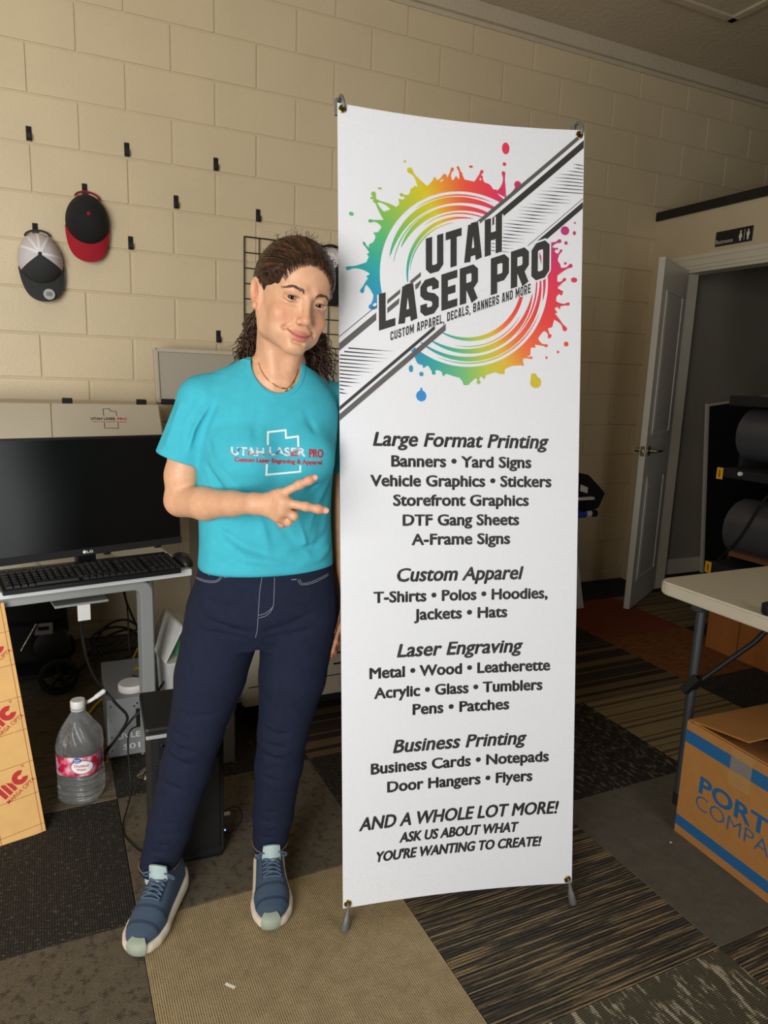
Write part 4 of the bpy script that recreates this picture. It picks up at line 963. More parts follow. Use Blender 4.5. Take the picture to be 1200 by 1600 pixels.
drips = [(117, .055, .007, .016, 2), (100, .036, .004, .012, -3), (92, .040, .003, .012, 2), (83, .038, .004, .010, -2), (79, .026, .0035, .008, 2), (67, .052, .0048, .014, 3), (61, .044, .009, .010, 0), (108, .020, .006, .010, -6),
 (128, .018, .004, .012, 2), (146, .062, .006, .010, -5), (139, .050, .005, .008, 4), (150, .035, .004, .012, 3), (168, .030, .003, .012, -3), (177, .060, .0045, .018, 2), (184, .030, .005, .010, 6), (196, .018, .006, .010, 3), (200, .012, .004, .008, 0),
 (-111, .014, .005, .012, 2), (-92, .012, .004, .012, 0), (-82, .022, .005, .016, 0), (-64, .010, .003, .010, -2), (-50, .022, .003, .010, 3), (-38, .030, .004, .010, 2), (-28, .024, .004, .010, -3), (-19, .050, .006, .012, -4), (-12, .040, .004, .012, 2), (0, .026, .004, .012, 3), (8, .045, .005, .014, 2), (16, .030, .003, .010, 3), (24, .034, .005, .010, 0)]
for a in drips: rainbow('paint_drip', drip(*a), .0008)
spots = [(.4123, 1.8909, .0095, 1.5), (.4093, 1.853, .0045, 1), (.5719, 1.4204, .0062, 1), (.0313, 1.6982, .0058, .8), (.0804, 1.7401, .0035, .8), (.551, 1.400, .0035, 1), (.521, 1.385, .003, 1.3), (.565, 1.70, .011, 1), (.589, 1.695, .004, 1.3), (.568, 1.67, .0045, 1), (.545, 1.655, .003, 1), (.567, 1.62, .0035, 1), (.590, 1.58, .008, .8), (.557, 1.545, .004, 1), (.553, 1.51, .003, 1), (.53, 1.44, .004, 1), (.59, 1.72, .0025, 1), (.161, 1.835, .003, 1), (.175, 1.345, .0055, 1.6), (.201, 1.333, .0055, 1), (.10, 1.765, .005, .5), (.325, 1.84, .005, .6), (.3, 1.82, .0035, 1.5)]
for u, v, r, st in spots: rainbow('paint_droplet', [blob(u, v, r, 16, st)], .0008)
m_by, m_bb = mat('yellow_ink', lin(206, 186, 44), .5), mat('blue_drop_ink', lin(44, 138, 204), .5)
bprint('paint_droplet', [blob(.4936, 1.3225, .0145, 20), [(.480, 1.326), (.507, 1.326), (.492, 1.345), (.482, 1.344)]], m_by, .0008)
bprint('paint_droplet', [blob(.2006, 1.280, .0128, 20, 1.05), [(.1965, 1.290), (.205, 1.290), (.2025, 1.300), (.199, 1.300)]], m_bb, .0008)
# inner swirls: tapered arcs
def cres(r, w, a, b, p=.6, drift=0.0):
    polys, n = [], max(12, int(abs(b-a)/2.5))
    f = lambda t: w*max(0.0, math.sin(PI*t))**p*.5
    for i in range(n):
        t0, t1 = i/n, (i+1)/n; d0, d1 = a+(b-a)*t0, a+(b-a)*t1; r0, r1 = r+drift*t0, r+drift*t1
        polys.append([pol(d0, r0-f(t0)), pol(d1, r1-f(t1)), pol(d1, r1+f(t1)), pol(d0, r0+f(t0))])
    return polys
for a in ((.192, .0155, 56, 168), (.2035, .004, 70, 128), (.1725, .013, 58, 158), (.160, .0035, 62, 130), (.150, .0085, 82, 190, .6, -.006), (.1385, .003, 100, 175), (.1805, .0025, 120, 172),
          (.193, .013, -128, 8), (.2035, .0035, -110, -20), (.174, .013, -122, -8), (.1625, .003, -100, -30), (.143, .011, -118, 18, .6, .006), (.203, .007, -12, 26), (.183, .004, -45, 18)):
    rainbow('inner_swirl', cres(*a), .0006)
# diagonal ribbon
k_ = .87; sl_ = lambda c: (lambda u: c+k_*u)
def stripe(c0, c1, u0, u1, m, off=.0010, tap=0):
    n = 10; polys = []
    for i in range(n):
        a, b = u0+(u1-u0)*i/n, u0+(u1-u0)*(i+1)/n
        polys.append([(a, min(c0+k_*a, BHE)), (b, min(c0+k_*b, BHE)), (b, min(c1+k_*b, BHE)), (a, min(c1+k_*a, BHE))])
    bprint('ribbon_stripe', polys, m, off)
stripe(1.236, 1.403, .0, .61, m_vw, .0008)                      # white ribbon over the ring
for c0, c1, u0, u1, m in ((1.410, 1.412, 0, .095, m_ink), (1.378, 1.396, 0, .090, m_inkg), (1.402, 1.414, .335, .598, m_inkg), (1.372, 1.391, .372, .609, m_ink),
                          (1.238, 1.248, 0, .235, m_ink), (1.214, 1.230, 0, .262, m_inkg), (1.2485, 1.2505, .470, .609, m_ink), (1.226, 1.242, .485, .609, m_ink),
                          (1.394, 1.404, .115, .20, m_inkg), (1.372, 1.385, .115, .20, m_inkg)):
    stripe(c0, c1, u0, u1, m, .0012)
hat = []
for i in range(27):
    v = 1.862-.0084*i; ua, ub = (v-1.365)/k_, (v-1.262)/k_
    ua += .010*(1+math.sin(i*1.3)); ub = min(.6085, ub-.012*(1+math.sin(i*2.1+1)))
    if v > 1.60 and ub > ua+.02: hat.append([(ua, v), ((ua+ub)/2, v+.0002), (ub, v-.002), (ub, v-.0038), ((ua+ub)/2, v-.0022)] if ub > .6 else [(ua, v), ((ua+ub)/2, v-.0005), (ub, v-.003), ((ua+ub)/2, v-.0032)])
for i in range(15):
    v = 1.388-.0088*i; ua, ub = max(.001, (v-1.372)/k_+.004), min((v-1.262)/k_, .150)-.010*(1+math.sin(i*1.9))
    if ub > ua+.008: hat.append([(ua, v), (ub, v-.0035), ((ua+ub)/2, v-.0042), (ua, v-.0034)])
for q in hat: bprint('hatch_line', [q], m_ink, .0012)
# block lettering (chamfered condensed capitals drawn as strokes)
l_, r_, b_, t_, c_ = .11, .49, .11, .89, .09
GL = {'U': (.60, [[(l_, 1), (l_, b_+c_), (l_+c_, b_), (r_-c_, b_), (r_, b_+c_), (r_, 1)]]), 'T': (.54, [[(0, t_), (.54, t_)], [(.27, .8), (.27, 0)]]),
 'A': (.64, [[(.12, 0), (.255, 1)], [(.52, 0), (.385, 1)], [(.18, .24), (.46, .24)], [(.24, .93), (.40, .93)]]), 'H': (.60, [[(l_, 0), (l_, 1)], [(r_, 0), (r_, 1)], [(l_, .5), (r_, .5)]]),
 'L': (.52, [[(l_, 1), (l_, b_), (.52, b_)]]), 'S': (.60, [[(r_, .66), (r_, t_-c_), (r_-c_, t_), (l_+c_, t_), (l_, t_-c_), (l_, .64), (l_+c_, .54), (r_-c_, .46), (r_, .36), (r_, b_+c_), (r_-c_, b_), (l_+c_, b_), (l_, b_+c_), (l_, .34)]]),
 'E': (.52, [[(.52, t_), (l_, t_), (l_, b_), (.52, b_)], [(l_, .5), (.46, .5)]]), 'R': (.60, [[(l_, 0), (l_, t_), (r_-c_, t_), (r_, t_-c_), (r_, .53), (r_-c_, .44), (l_, .44)], [(.30, .44), (.49, 0)]]),
 'P': (.58, [[(l_, 0), (l_, t_), (r_-c_, t_), (r_, t_-c_), (r_, .49), (r_-c_, .40), (l_, .40)]]), 'O': (.60, [[(l_, .5), (l_, t_-c_), (l_+c_, t_), (r_-c_, t_), (r_, t_-c_), (r_, b_+c_), (r_-c_, b_), (l_+c_, b_), (l_, b_+c_), (l_, .5)]]),
 'C': (.60, [[(r_, .66), (r_, t_-c_), (r_-c_, t_), (l_+c_, t_), (l_, t_-c_), (l_, b_+c_), (l_+c_, b_), (r_-c_, b_), (r_, b_+c_), (r_, .34)]]), 'M': (.80, [[(l_, 0), (l_, 1)], [(.69, 0), (.69, 1)], [(l_, .97), (.40, .30), (.69, .97)]]),
 'D': (.60, [[(l_, .5), (l_, t_), (r_-c_, t_), (r_, t_-c_), (r_, b_+c_), (r_-c_, b_), (l_, b_), (l_, .5)]]), 'B': (.60, [[(l_, .5), (l_, t_), (r_-c_, t_), (r_, t_-c_), (r_, .60), (r_-.06, .5), (r_, .40), (r_, b_+c_), (r_-c_, b_), (l_, b_), (l_, .5), (r_-.06, .5)]]),
 'N': (.62, [[(l_, 0), (l_, 1)], [(.51, 0), (.51, 1)], [(l_, .97), (.51, .03)]]), ',': (.22, [[(.12, .14), (.07, -.14)]]), ' ': (.26, [])}
def stroke(line, t):
    """thicken an open polyline with mitred corners"""
    P = [V(p) for p in line]; n = len(P); L_, R_ = [], []
    for i in range(n):
        d0 = (P[i]-P[i-1]).normalized() if i else None; d1 = (P[i+1]-P[i]).normalized() if i < n-1 else None
        if d0 is None: d0 = d1
        if d1 is None: d1 = d0
        if (i == 0 or i == n-1) and (P[0]-P[-1]).length < 1e-6: d0 = (P[-1]-P[-2]).normalized(); d1 = (P[1]-P[0]).normalized()
        nn = V((-(d0+d1).y, (d0+d1).x)).normalized(); k = t/2/max(.35, nn.dot(V((-d0.y, d0.x))))
        L_.append(P[i]+nn*k); R_.append(P[i]-nn*k)
    return [[tuple(L_[i]), tuple(R_[i]), tuple(R_[i+1]), tuple(L_[i+1])] for i in range(n-1)]
def block_text(s, t, gap=.075, grow=0.0):
    polys, x = [], 0
    for ch in s:
        w, ls = GL[ch]
        for ln_ in ls:
            for q in stroke(ln_, t+grow): polys.append([(a+x, b) for a, b in q])
        x += w+gap
    return polys, x-gap
def place_block(s, u0, u1, v0, v1, h0, h1, m, off, t=.25, grow=0.0, gap=.075):
    polys, w = block_text(s, t, gap, grow); out = []
    for p in polys: out.append([(u0+(u1-u0)*x/w, v0+(v1-v0)*x/w+y*(h0+(h1-h0)*x/w)) for x, y in p])
    bprint('brand_lettering' if grow == 0 else 'letter_outline', out, m, off)
for s_, u0, u1, v0, v1, h0, h1, t in (('UTAH', .212, .404, 1.571, 1.641, .087, .090, .215), ('LASER PRO', .096, .526, 1.431, 1.587, .086, .092, .215)):
    place_block(s_, u0, u1, v0, v1, h0, h1, m_vw, .0014, t, .10); place_block(s_, u0, u1, v0, v1, h0, h1, m_ink, .0018, t)
place_block('CUSTOM APPAREL, DECALS, BANNERS AND MORE', .124, .478, 1.409, 1.5435, .0215, .0235, m_vw, .0014, .2, .2, .12)
place_block('CUSTOM APPAREL, DECALS, BANNERS AND MORE', .124, .478, 1.409, 1.5435, .0215, .0235, m_ink, .0018, .19, 0, .12)
# grommets
for u, v in ((.012, .012), (.598, .012), (.012, BHE-.012), (.598, BHE-.012)):
    vs, fs = [], []; n1, n2 = 24, 8
    for i in range(n1):
        for j in range(n2): a, b = 2*PI*i/n1, 2*PI*j/n2; rr = .0072+.0026*math.cos(b); p = S(u, v, .0012); vs.append((p[0]+rr*math.cos(a), p[1]-.0014*math.sin(b), p[2]+rr*math.sin(a)))
    for i in range(n1):
        for j in range(n2): fs.append((i*n2+j, ((i+1) % n1)*n2+j, ((i+1) % n1)*n2+(j+1) % n2, i*n2+(j+1) % n2))
    gr_ = smooth(obj('grommet', pydata('grommet', vs, fs), m_brass, bn_), 80)
    p = S(u, v, .0014); flat('eyelet_hole', [[(p[0]+.005*math.cos(a*PI/8), p[2]+.005*math.sin(a*PI/8)) for a in range(16)]], lambda x, z, yy=p[1]: (x, yy, z), m_blackm, gr_)
# X stand behind the sheet
st = thing('banner_stand', 'grey X-frame stand whose hooks and feet hold the banner corners', 'stand'); st.matrix_world = bmat
m_pole = mat('stand_grey', lin(112, 112, 110), .45, .3)
cen = V((.305, .12, .78))
for sx, u, v in ((-1, .012, .012), (1, .598, .012)):
    g = V(S(u, v, 0)); foot = V((g.x+sx*.006, -.004, 0)); 
    gz = -.05/math.cos(bt_)
    tipb = V((g.x+sx*.012, -.012+.004, -.030)); fe = V((g.x-sx*.004, -.016, -.008))
    tube('pole', [cen, V((g.x, .022, g.z-.004))], .0065, m_pole, st, 10)
    tube('hook', spline([(g.x, .022, g.z-.004), (g.x, .004, g.z+.001), (g.x, -.010, g.z+.001), (g.x+sx*.001, -.013, g.z-.010)], 5), .0032, m_pole, st, 8)
    tube('foot', [V((g.x+sx*.0005, -.012, g.z-.006)), V((g.x+sx*.003, -.012, g.z-.022)), V((g.x+sx*.0045, -.0125, g.z-.03)), V((g.x+sx*.010, -.014, -.044)), V((g.x+sx*.011, -.014, -.0485))], [.004, .006, .0085, .0105, .0085], m_pole, st, 14)
for sx, u in ((-1, .012), (1, .598)):
    g = V(S(u, BHE-.012, 0))
    tube('pole', [cen, V((g.x+sx*.002, .026, g.z+.012))], [.0065, .004], m_pole, st, 10)
    tube('hook', spline([(g.x+sx*.004, .026, g.z+.004), (g.x-.004, .020, g.z+.026), (g.x-.004, -.002, g.z+.028), (g.x+.001, -.010, g.z+.012), (g.x+.002, -.006, g.z+.001)], 5), .0038, m_pole, st, 8)
    boxo('hook_clip', g.x-.017, g.x-.009, .004, .016, g.z-.012, g.z+.026, m_pole, st, .003)
tube('rear_leg', [cen, V((.305, .50, .0))], .0065, m_pole, st, 10)
lathe('rear_foot', [(.010, 0), (.010, .02)], m_pole, st, 12, (.305, .505, -.012+0.0))
boxo('hub', cen.x-.025, cen.x+.025, cen.y-.015, cen.y+.015, cen.z-.04, cen.z+.04, m_pole, st, .006)
# ------------------------------------------------------------------ person
# local frame of the person: x to the right, y away from the camera, z up; root stands on the carpet
PO = (.38, 1.66, 0)
person = thing('person', 'person in turquoise t-shirt and dark blue jeans pointing two fingers at the banner', 'person', PO, -YAW)
EYE_PT = np.array([.374, -1.661, 1.36])      # where the photographer stands, in this frame
f32 = np.float32
class Field:
    """signed distance field on a (possibly uneven) grid, polygonised with surface nets"""
    def __init__(s, xs, ys, zs):
        s.x, s.y, s.z = [np.asarray(a, f32) for a in (xs, ys, zs)]; s.D = np.full((len(xs), len(ys), len(zs)), 1.0, f32)
    def sl(s, lo, hi):
        r = []
        for a, l, h in zip((s.x, s.y, s.z), lo, hi): r.append(slice(max(0, int(np.searchsorted(a, l))-1), min(len(a), int(np.searchsorted(a, h))+1)))
        return tuple(r)
    def op(s, prim, mode='add', k=0.0):
        fn, lo, hi = prim; pad = k+.012; q = s.sl([l-pad for l in lo], [h+pad for h in hi])
        if any(a.stop <= a.start for a in q): return
        X, Y, Z = s.x[q[0]][:, None, None], s.y[q[1]][None, :, None], s.z[q[2]][None, None, :]
        d = fn(X, Y, Z).astype(f32); D = s.D[q]
        if mode == 'sub': d = -d
        if mode == 'add':
            if k: h = np.maximum(k-np.abs(D-d), 0)/k; D = np.minimum(D, d)-h*h*k*.25
            else: D = np.minimum(D, d)
        elif mode in ('sub', 'and'):
            if k: h = np.maximum(k-np.abs(D-d), 0)/k; D = np.maximum(D, d)+h*h*k*.25
            else: D = np.maximum(D, d)
        elif mode == 'disp': D = D+d
        s.D[q] = D
    def mesh(s):
        D = s.D; neg = D < 0
        c = neg[:-1, :-1, :-1]; allv = c.copy(); anyv = c.copy()
        for i, j, k in ((1,0,0),(0,1,0),(0,0,1),(1,1,0),(1,0,1),(0,1,1),(1,1,1)):
            t = neg[i:D.shape[0]-1+i, j:D.shape[1]-1+j, k:D.shape[2]-1+k]; allv &= t; anyv |= t
        act = np.flatnonzero((anyv & ~allv).ravel()); sh = anyv.shape
        I, J, K = np.unravel_index(act, sh); cv = {}
        for i in (0, 1):
            for j in (0, 1):
                for k in (0, 1): cv[i, j, k] = D[I+i, J+j, K+k]
        px = [s.x, s.y, s.z]; idx = [I, J, K]; acc = np.zeros((len(act), 3)); cnt = np.zeros(len(act))
        for axn in range(3):
            o1, o2 = [a for a in range(3) if a != axn]
            for a in (0, 1):
                for b in (0, 1):
                    e0 = [0, 0, 0]; e0[o1] = a; e0[o2] = b; e1 = list(e0); e1[axn] = 1
                    d0, d1 = cv[tuple(e0)], cv[tuple(e1)]; m = (d0 < 0) != (d1 < 0)
                    t = np.where(m, d0/np.where(m, d0-d1, 1), 0); p = np.zeros((len(act), 3))
                    p[:, o1] = px[o1][idx[o1]+a]; p[:, o2] = px[o2][idx[o2]+b]
                    p[:, axn] = px[axn][idx[axn]]*(1-t)+px[axn][idx[axn]+1]*t
                    acc += p*m[:, None]; cnt += m
        Vv = acc/np.maximum(cnt, 1)[:, None]; fs = []
        for axn in range(3):
            o1, o2 = [(1, 2), (2, 0), (0, 1)][axn]
            s0 = [slice(None)]*3; s1 = [slice(None)]*3; s0[axn] = slice(0, -1); s1[axn] = slice(1, None)
            for o in (o1, o2): s0[o] = slice(1, -1); s1[o] = slice(1, -1)
            A, B = neg[tuple(s0)], neg[tuple(s1)]; e = np.argwhere(A != B)
            if not len(e): continue
            fl_ = A[tuple(e.T)]
            for o in (o1, o2): e[:, o] += 1
            def cid(da, db):
                q = e.copy(); q[:, o1] -= da; q[:, o2] -= db
                return np.searchsorted(act, np.ravel_multi_index(tuple(q.T), sh))
            q = np.stack([cid(1, 1), cid(0, 1), cid(0, 0), cid(1, 0)], 1); q[~fl_] = q[~fl_][:, ::-1]; fs.append(q)
        return Vv, np.concatenate(fs)
def np_mesh(name, v, f):
    me = bpy.data.meshes.new(name); n = len(f)
    me.vertices.add(len(v)); me.vertices.foreach_set('co', np.asarray(v, f32).ravel())
    me.loops.add(n*4); me.loops.foreach_set('vertex_index', np.asarray(f, np.int32).ravel())
    me.polygons.add(n); me.polygons.foreach_set('loop_start', np.arange(0, n*4, 4, dtype=np.int32)); me.polygons.foreach_set('loop_total', np.full(n, 4, np.int32))
    me.polygons.foreach_set('use_smooth', np.ones(n, bool)); me.update(); me.validate(); return me
def rng(a, b, h): return np.arange(a, b+h*.5, h)
# primitives ---------------------------------------------------------------
def cone(a, b, ra, rb):
    a, b = np.array(a, float), np.array(b, float); ba = b-a; L2 = max(ba@ba, 1e-12); R = max(ra, rb)
    def fn(X, Y, Z):
        t = np.clip(((X-a[0])*ba[0]+(Y-a[1])*ba[1]+(Z-a[2])*ba[2])/L2, 0, 1)
        return np.sqrt((X-a[0]-ba[0]*t)**2+(Y-a[1]-ba[1]*t)**2+(Z-a[2]-ba[2]*t)**2)-(ra+(rb-ra)*t)
    return fn, np.minimum(a, b)-R, np.maximum(a, b)+R
def ell(c, r, M=None):
    c, r = np.array(c, float), np.array(r, float); mr = r.min(); R = r.max()
    def fn(X, Y, Z):
        x, y, z = X-c[0], Y-c[1], Z-c[2]
        if M is not None: x, y, z = [M[0, i]*x+M[1, i]*y+M[2, i]*z for i in range(3)]
        k0 = np.sqrt((x/r[0])**2+(y/r[1])**2+(z/r[2])**2); k1 = np.sqrt((x/r[0]**2)**2+(y/r[1]**2)**2+(z/r[2]**2)**2)
        return k0*(k0-1)/np.maximum(k1, 1e-6)
    e = r if M is None else np.full(3, R)
    return fn, c-e, c+e
def crease(pts, amp, sig):
    """soft fold: + digs a groove, - raises a ridge; fades out at both ends"""
    P = [np.array(p, float) for p in pts]; A = np.array(P); n = len(P)-1
    def fn(X, Y, Z):
        best, tt = None, None
        for i in range(n):
            a, ba = P[i], P[i+1]-P[i]; t = np.clip(((X-a[0])*ba[0]+(Y-a[1])*ba[1]+(Z-a[2])*ba[2])/(ba@ba), 0, 1)
            d2 = (X-a[0]-ba[0]*t)**2+(Y-a[1]-ba[1]*t)**2+(Z-a[2]-ba[2]*t)**2; g = (i+t)/n
            if best is None: best, tt = d2, g
            else: m = d2 < best; best = np.where(m, d2, best); tt = np.where(m, g, tt)
        return amp*np.exp(-best/sig**2)*np.sin(np.pi*tt)
    return fn, A.min(0)-2.6*sig, A.max(0)+2.6*sig
def half(p, n, lo, hi):
    p, n = np.array(p, float), np.array(n, float); n = n/np.linalg.norm(n)
    return (lambda X, Y, Z: (X-p[0])*n[0]+(Y-p[1])*n[1]+(Z-p[2])*n[2]), lo, hi
def loft(rows, yaw, grow=0.0, ex=2.3, zlo=None, zhi=None):
    T = np.array(rows, float); zz = T[:, 0]; zf = np.linspace(zz[0], zz[-1], 200); sm = []
    for c in range(1, 5):
        y = np.interp(zf, zz, T[:, c]); ker = np.hanning(25); ker /= ker.sum(); y = np.convolve(np.pad(y, 12, 'edge'), ker, 'valid'); sm.append(y)
    cy, sy = math.cos(yaw), math.sin(yaw)
    def fn(X, Y, Z):
        ca, cd, ra, rd = [np.interp(Z.ravel(), zf, a).reshape(Z.shape) for a in sm]; ra = ra+grow; rd = rd+grow
        x, y = X-ca, Y-cd; u, w = x*cy+y*sy, -x*sy+y*cy
        q = (np.abs(u/ra)**ex+np.abs(w/rd)**ex)**(1/ex)
        g = np.sqrt((u/ra**2)**2+(w/rd**2)**2)/np.maximum(np.sqrt((u/ra)**2+(w/rd)**2), 1e-4)
        d = (q-1)/np.maximum(g, 1.0)*.95
        return np.maximum(d, np.maximum(zz[0]-Z, Z-zz[-1]))
    return fn, (-.25, -.25, zz[0]), (.45, .3, zz[-1])
# head frame -----------------------------------------------------------------
HO, HS = np.array([.153, -.019, 1.527]), 1.033
def rot3(yaw, pit, rol):
    c, s = math.cos(yaw), math.sin(yaw); Rz = np.array([[c, -s, 0], [s, c, 0], [0, 0, 1]])
    c, s = math.cos(pit), math.sin(pit); Rx = np.array([[1, 0, 0], [0, c, -s], [0, s, c]])
    c, s = math.cos(rol), math.sin(rol); Ry = np.array([[c, 0, s], [0, 1, 0], [-s, 0, c]])
    return Ry@Rz@Rx
HM = rot3(math.radians(29), math.radians(3), math.radians(12.5))
def H(p): return HO+HS*(HM@np.array(p, float))
def HV(v): return HM@np.array(v, float)
def hcone(a, b, ra, rb): return cone(H(a), H(b), ra*HS, rb*HS)
def hell(c, r, rx=0, ry=0, rz=0):
    M = HM
    if rx or ry or rz:
        from mathutils import Euler
        M = HM@np.array(Euler((rx, ry, rz)).to_matrix())
    return ell(H(c), np.array(r)*HS, M)
# tables shared by body and shirt: z, centre x, centre y, half width, half depth
TY = math.radians(20)
TORSO = [(.84, .092, .02, .166, .116), (.90, .092, .02, .164, .118), (.95, .092, .02, .160, .113), (1.0, .090, .02, .158, .106), (1.05, .088, .02, .159, .102), (1.10, .088, .02, .161, .104), (1.16, .091, .02, .163, .108), (1.22, .096, .022, .163, .106), (1.28, .102, .026, .160, .094), (1.32, .105, .030, .142, .080), (1.35, .108, .032, .110, .068), (1.385, .110, .034, .066, .055)]
SHR, ELR, WRR = (-.052, -.018, 1.288), (-.103, -.025, 1.060), (.0985, -.183, 1.088)
SHL, ELL, WRL = (.234, .112, 1.288), (.262, .130, 1.035), (.280, .085, .812)
ux, uy = math.cos(TY), math.sin(TY)
def tp(u, w, z): return (.098+u*ux-w*uy, .02+u*uy+w*ux, z)     # torso-plane point (w<0 is the front)

# ---- body (head, neck, arms, hands and torso as one skin)
F = Field(rng(-.172, .355, .002), rng(-.262, .190, .002), np.concatenate([rng(.655, 1.375, .0024), rng(1.377, 1.668, .0017)]))
F.op(loft(TORSO[4:], TY, -.022)); F.op(loft(TORSO[8:], TY, -.008), 'add', .01); F.op(ell((-.02, .02, 1.29), (.085, .12, .10)), 'sub', .02); F.op(ell((.262, .10, 1.29), (.075, .12, .10)), 'sub', .02)
F.op(cone((.112, .034, 1.33), H((0, .022, -.075)), .052, .050), 'add', .03)
F.op(cone((.112, .050, 1.36), H((0, .040, -.03)), .042, .046), 'add', .03)
for sh in (SHR, SHL): F.op(cone((.11, .045, 1.380), (sh[0]*.8+.11*.2, sh[1]+.01, sh[2]+.020), .026, .014), 'add', .03)
F.op(cone(H((-.045, .012, -.055)), (.118, -.028, 1.345), .011, .009), 'add', .022)       # neck muscles and collar bones
F.op(cone(H((.045, .012, -.055)), (.138, -.025, 1.345), .011, .009), 'add', .022)
F.op(cone((.118, -.030, 1.340), (.065, -.024, 1.350), .008, .006), 'add', .02); F.op(cone((.142, -.022, 1.340), (.178, .005, 1.346), .008, .006), 'add', .02)
# right arm
F.op(cone((-.01, .0, 1.285), SHR, .03, .034), 'add', .02); F.op(cone(SHR, (-.090, -.022, 1.17), .036, .0385), 'add', .02); F.op(cone((-.090, -.022, 1.17), (-.098, -.024, 1.12), .0385, .0385), 'add', .01); F.op(cone((-.098, -.024, 1.12), ELR, .0385, .0360), 'add', .015)
F.op(cone(ELR, (-.03, -.085, 1.066), .036, .0370), 'add', .012); F.op(cone((-.03, -.085, 1.066), (.045, -.142, 1.079), .0370, .0275), 'add', .012); F.op(cone((.045, -.142, 1.079), WRR, .0275, .0220), 'add', .01)
# left arm
F.op(cone((.16, .06, 1.285), SHL, .03, .034), 'add', .02); F.op(cone(SHL, (.250, .122, 1.16), .036, .038), 'add', .02); F.op(cone((.250, .122, 1.16), ELL, .038, .035), 'add', .012)
F.op(cone(ELL, (.272, .112, .94), .036, .034), 'add', .012); F.op(cone((.272, .112, .94), WRL, .034, .024), 'add', .012)
# hands
def hand(wr, mcp, fingers, thumb, k=.008):
    for m in mcp: F.op(cone(wr, m, .0165, .0110), 'add', .012)
    for a, b in zip(mcp, mcp[1:]): F.op(cone(a, b, .0112, .0112), 'add', .012)
    for ch, r in fingers:
        for i in range(len(ch)-1): F.op(cone(ch[i], ch[i+1], r*(1-.07*i), r*(1-.07*(i+1))), 'add', .0035 if i else .007)
        for p in ch[1:-1]: F.op(ell(p, (r*1.06,)*3), 'add', .004)
    for i in range(len(thumb)-1): F.op(cone(thumb[i], thumb[i+1], .0135-.002*i, .0115-.0015*i), 'add', .006)
IDX = [(.153, -.205, 1.112), (.1976, -.212, 1.1367), (.2173, -.212, 1.1461), (.2285, -.208, 1.1515)]
MID = [(.1648, -.212, 1.0985), (.212, -.219, 1.0924), (.2371, -.216, 1.0876), (.2525, -.211, 1.0842)]
RNG = [(.1619, -.209, 1.0825), (.1860, -.207, 1.0690), (.1700, -.184, 1.0564), (.1530, -.178, 1.0640)]
PKY = [(.1510, -.200, 1.0670), (.1725, -.195, 1.0530), (.1580, -.176, 1.0448), (.1430, -.172, 1.0530)]
hand(WRR, [IDX[0], MID[0], RNG[0], PKY[0]], [(IDX, .0092), (MID, .0096), (RNG, .0092), (PKY, .0084)], [(.112, -.178, 1.096), (.138, -.166, 1.104), (.165, -.164, 1.094), (.183, -.168, 1.078)])
LK = [(.268, .045, .738), (.272, .058, .735), (.275, .072, .737), (.277, .085, .742)]
LF = [[LK[0], (.262, .030, .705), (.256, .026, .683), (.252, .027, .668)], [LK[1], (.266, .045, .698), (.259, .040, .674), (.254, .040, .6605)], [LK[2], (.270, .064, .700), (.263, .058, .677), (.257, .056, .664)], [LK[3], (.274, .080, .710), (.268, .076, .692), (.263, .074, .680)]]
hand(WRL, LK, [(LF[0], .0086), (LF[1], .0088), (LF[2], .0086), (LF[3], .0078)], [(.272, .060, .795), (.262, .032, .765), (.254, .018, .738), (.249, .014, .716)])
# head
F.op(hell((0, .010, .030), (.0735, .094, .084)), 'add', .02)
F.op(hell((0, -.032, -.026), (.0605, .058, .076)), 'add', .03)
F.op(hell((0, -.050, .042), (.0575, .040, .048)), 'add', .02)
for s in (-1, 1):
    F.op(hcone((s*.053, .004, -.045), (s*.046, -.014, -.072), .016, .013), 'add', .02)
    F.op(hcone((s*.046, -.014, -.072), (s*.013, -.075, -.098), .013, .0115), 'add', .022); F.op(hell((s*.034, -.054, -.066), (.022, .024, .024)), 'add', .02)
    F.op(hell((s*.041, -.062, -.036), (.021, .020, .019)), 'add', .016)     # raised cheeks of a smile
    F.op(hcone((s*.014, -.0865, .0185), (s*.044, -.071, .0195), .0085, .007), 'add', .012)
F.op(hell((0, -.080, -.095), (.019, .0155, .0140)), 'add', .016)
F.op(hell((0, -.078, -.068), (.031, .0185, .024)), 'add', .016)
for s in (-1, 1):
    F.op(hell((s*.0315, -.0985, .000), (.0185, .0125, .0115)), 'sub', .011)  # sockets
    F.op(hell((s*.0315, -.0775, -.001), (.0165, .0132, .0130)), 'add', .006)  # lids over the eyeballs
    F.op(hell((s*.0322, -.0935, -.0016), (.0145, .0150, .0038), 0, s*math.radians(-4), 0), 'sub', .0014)
    F.op(hcone((s*.020, -.088, -.0125), (s*.044, -.078, -.0105), .0022, .0018), 'sub', .007)   # crease under the eye
F.op(hcone((0, -.0875, .010), (0, -.106, -.034), .0068, .0085), 'add', .011)
F.op(hell((0, -.1085, -.0395), (.0105, .0105, .0092)), 'add', .008)
for s in (-1, 1):
    F.op(hell((s*.0122, -.0985, -.0435), (.0070, .0090, .0066)), 'add', .006)
    F.op(hell((s*.0058, -.1035, -.0505), (.0034, .0048, .0028)), 'sub', .002)
    F.op(hcone((s*.0185, -.0950, -.0440), (s*.0345, -.0815, -.0640), .0020, .0016), 'sub', .009)   # smile lines
def mouth(t, dz=0.0, dy=0.0):
    x = t*.0272; return (x, -.0975+.0165*t*t+dy, -.0715+.0085*t*t+dz)
ts = np.linspace(-1, 1, 11)
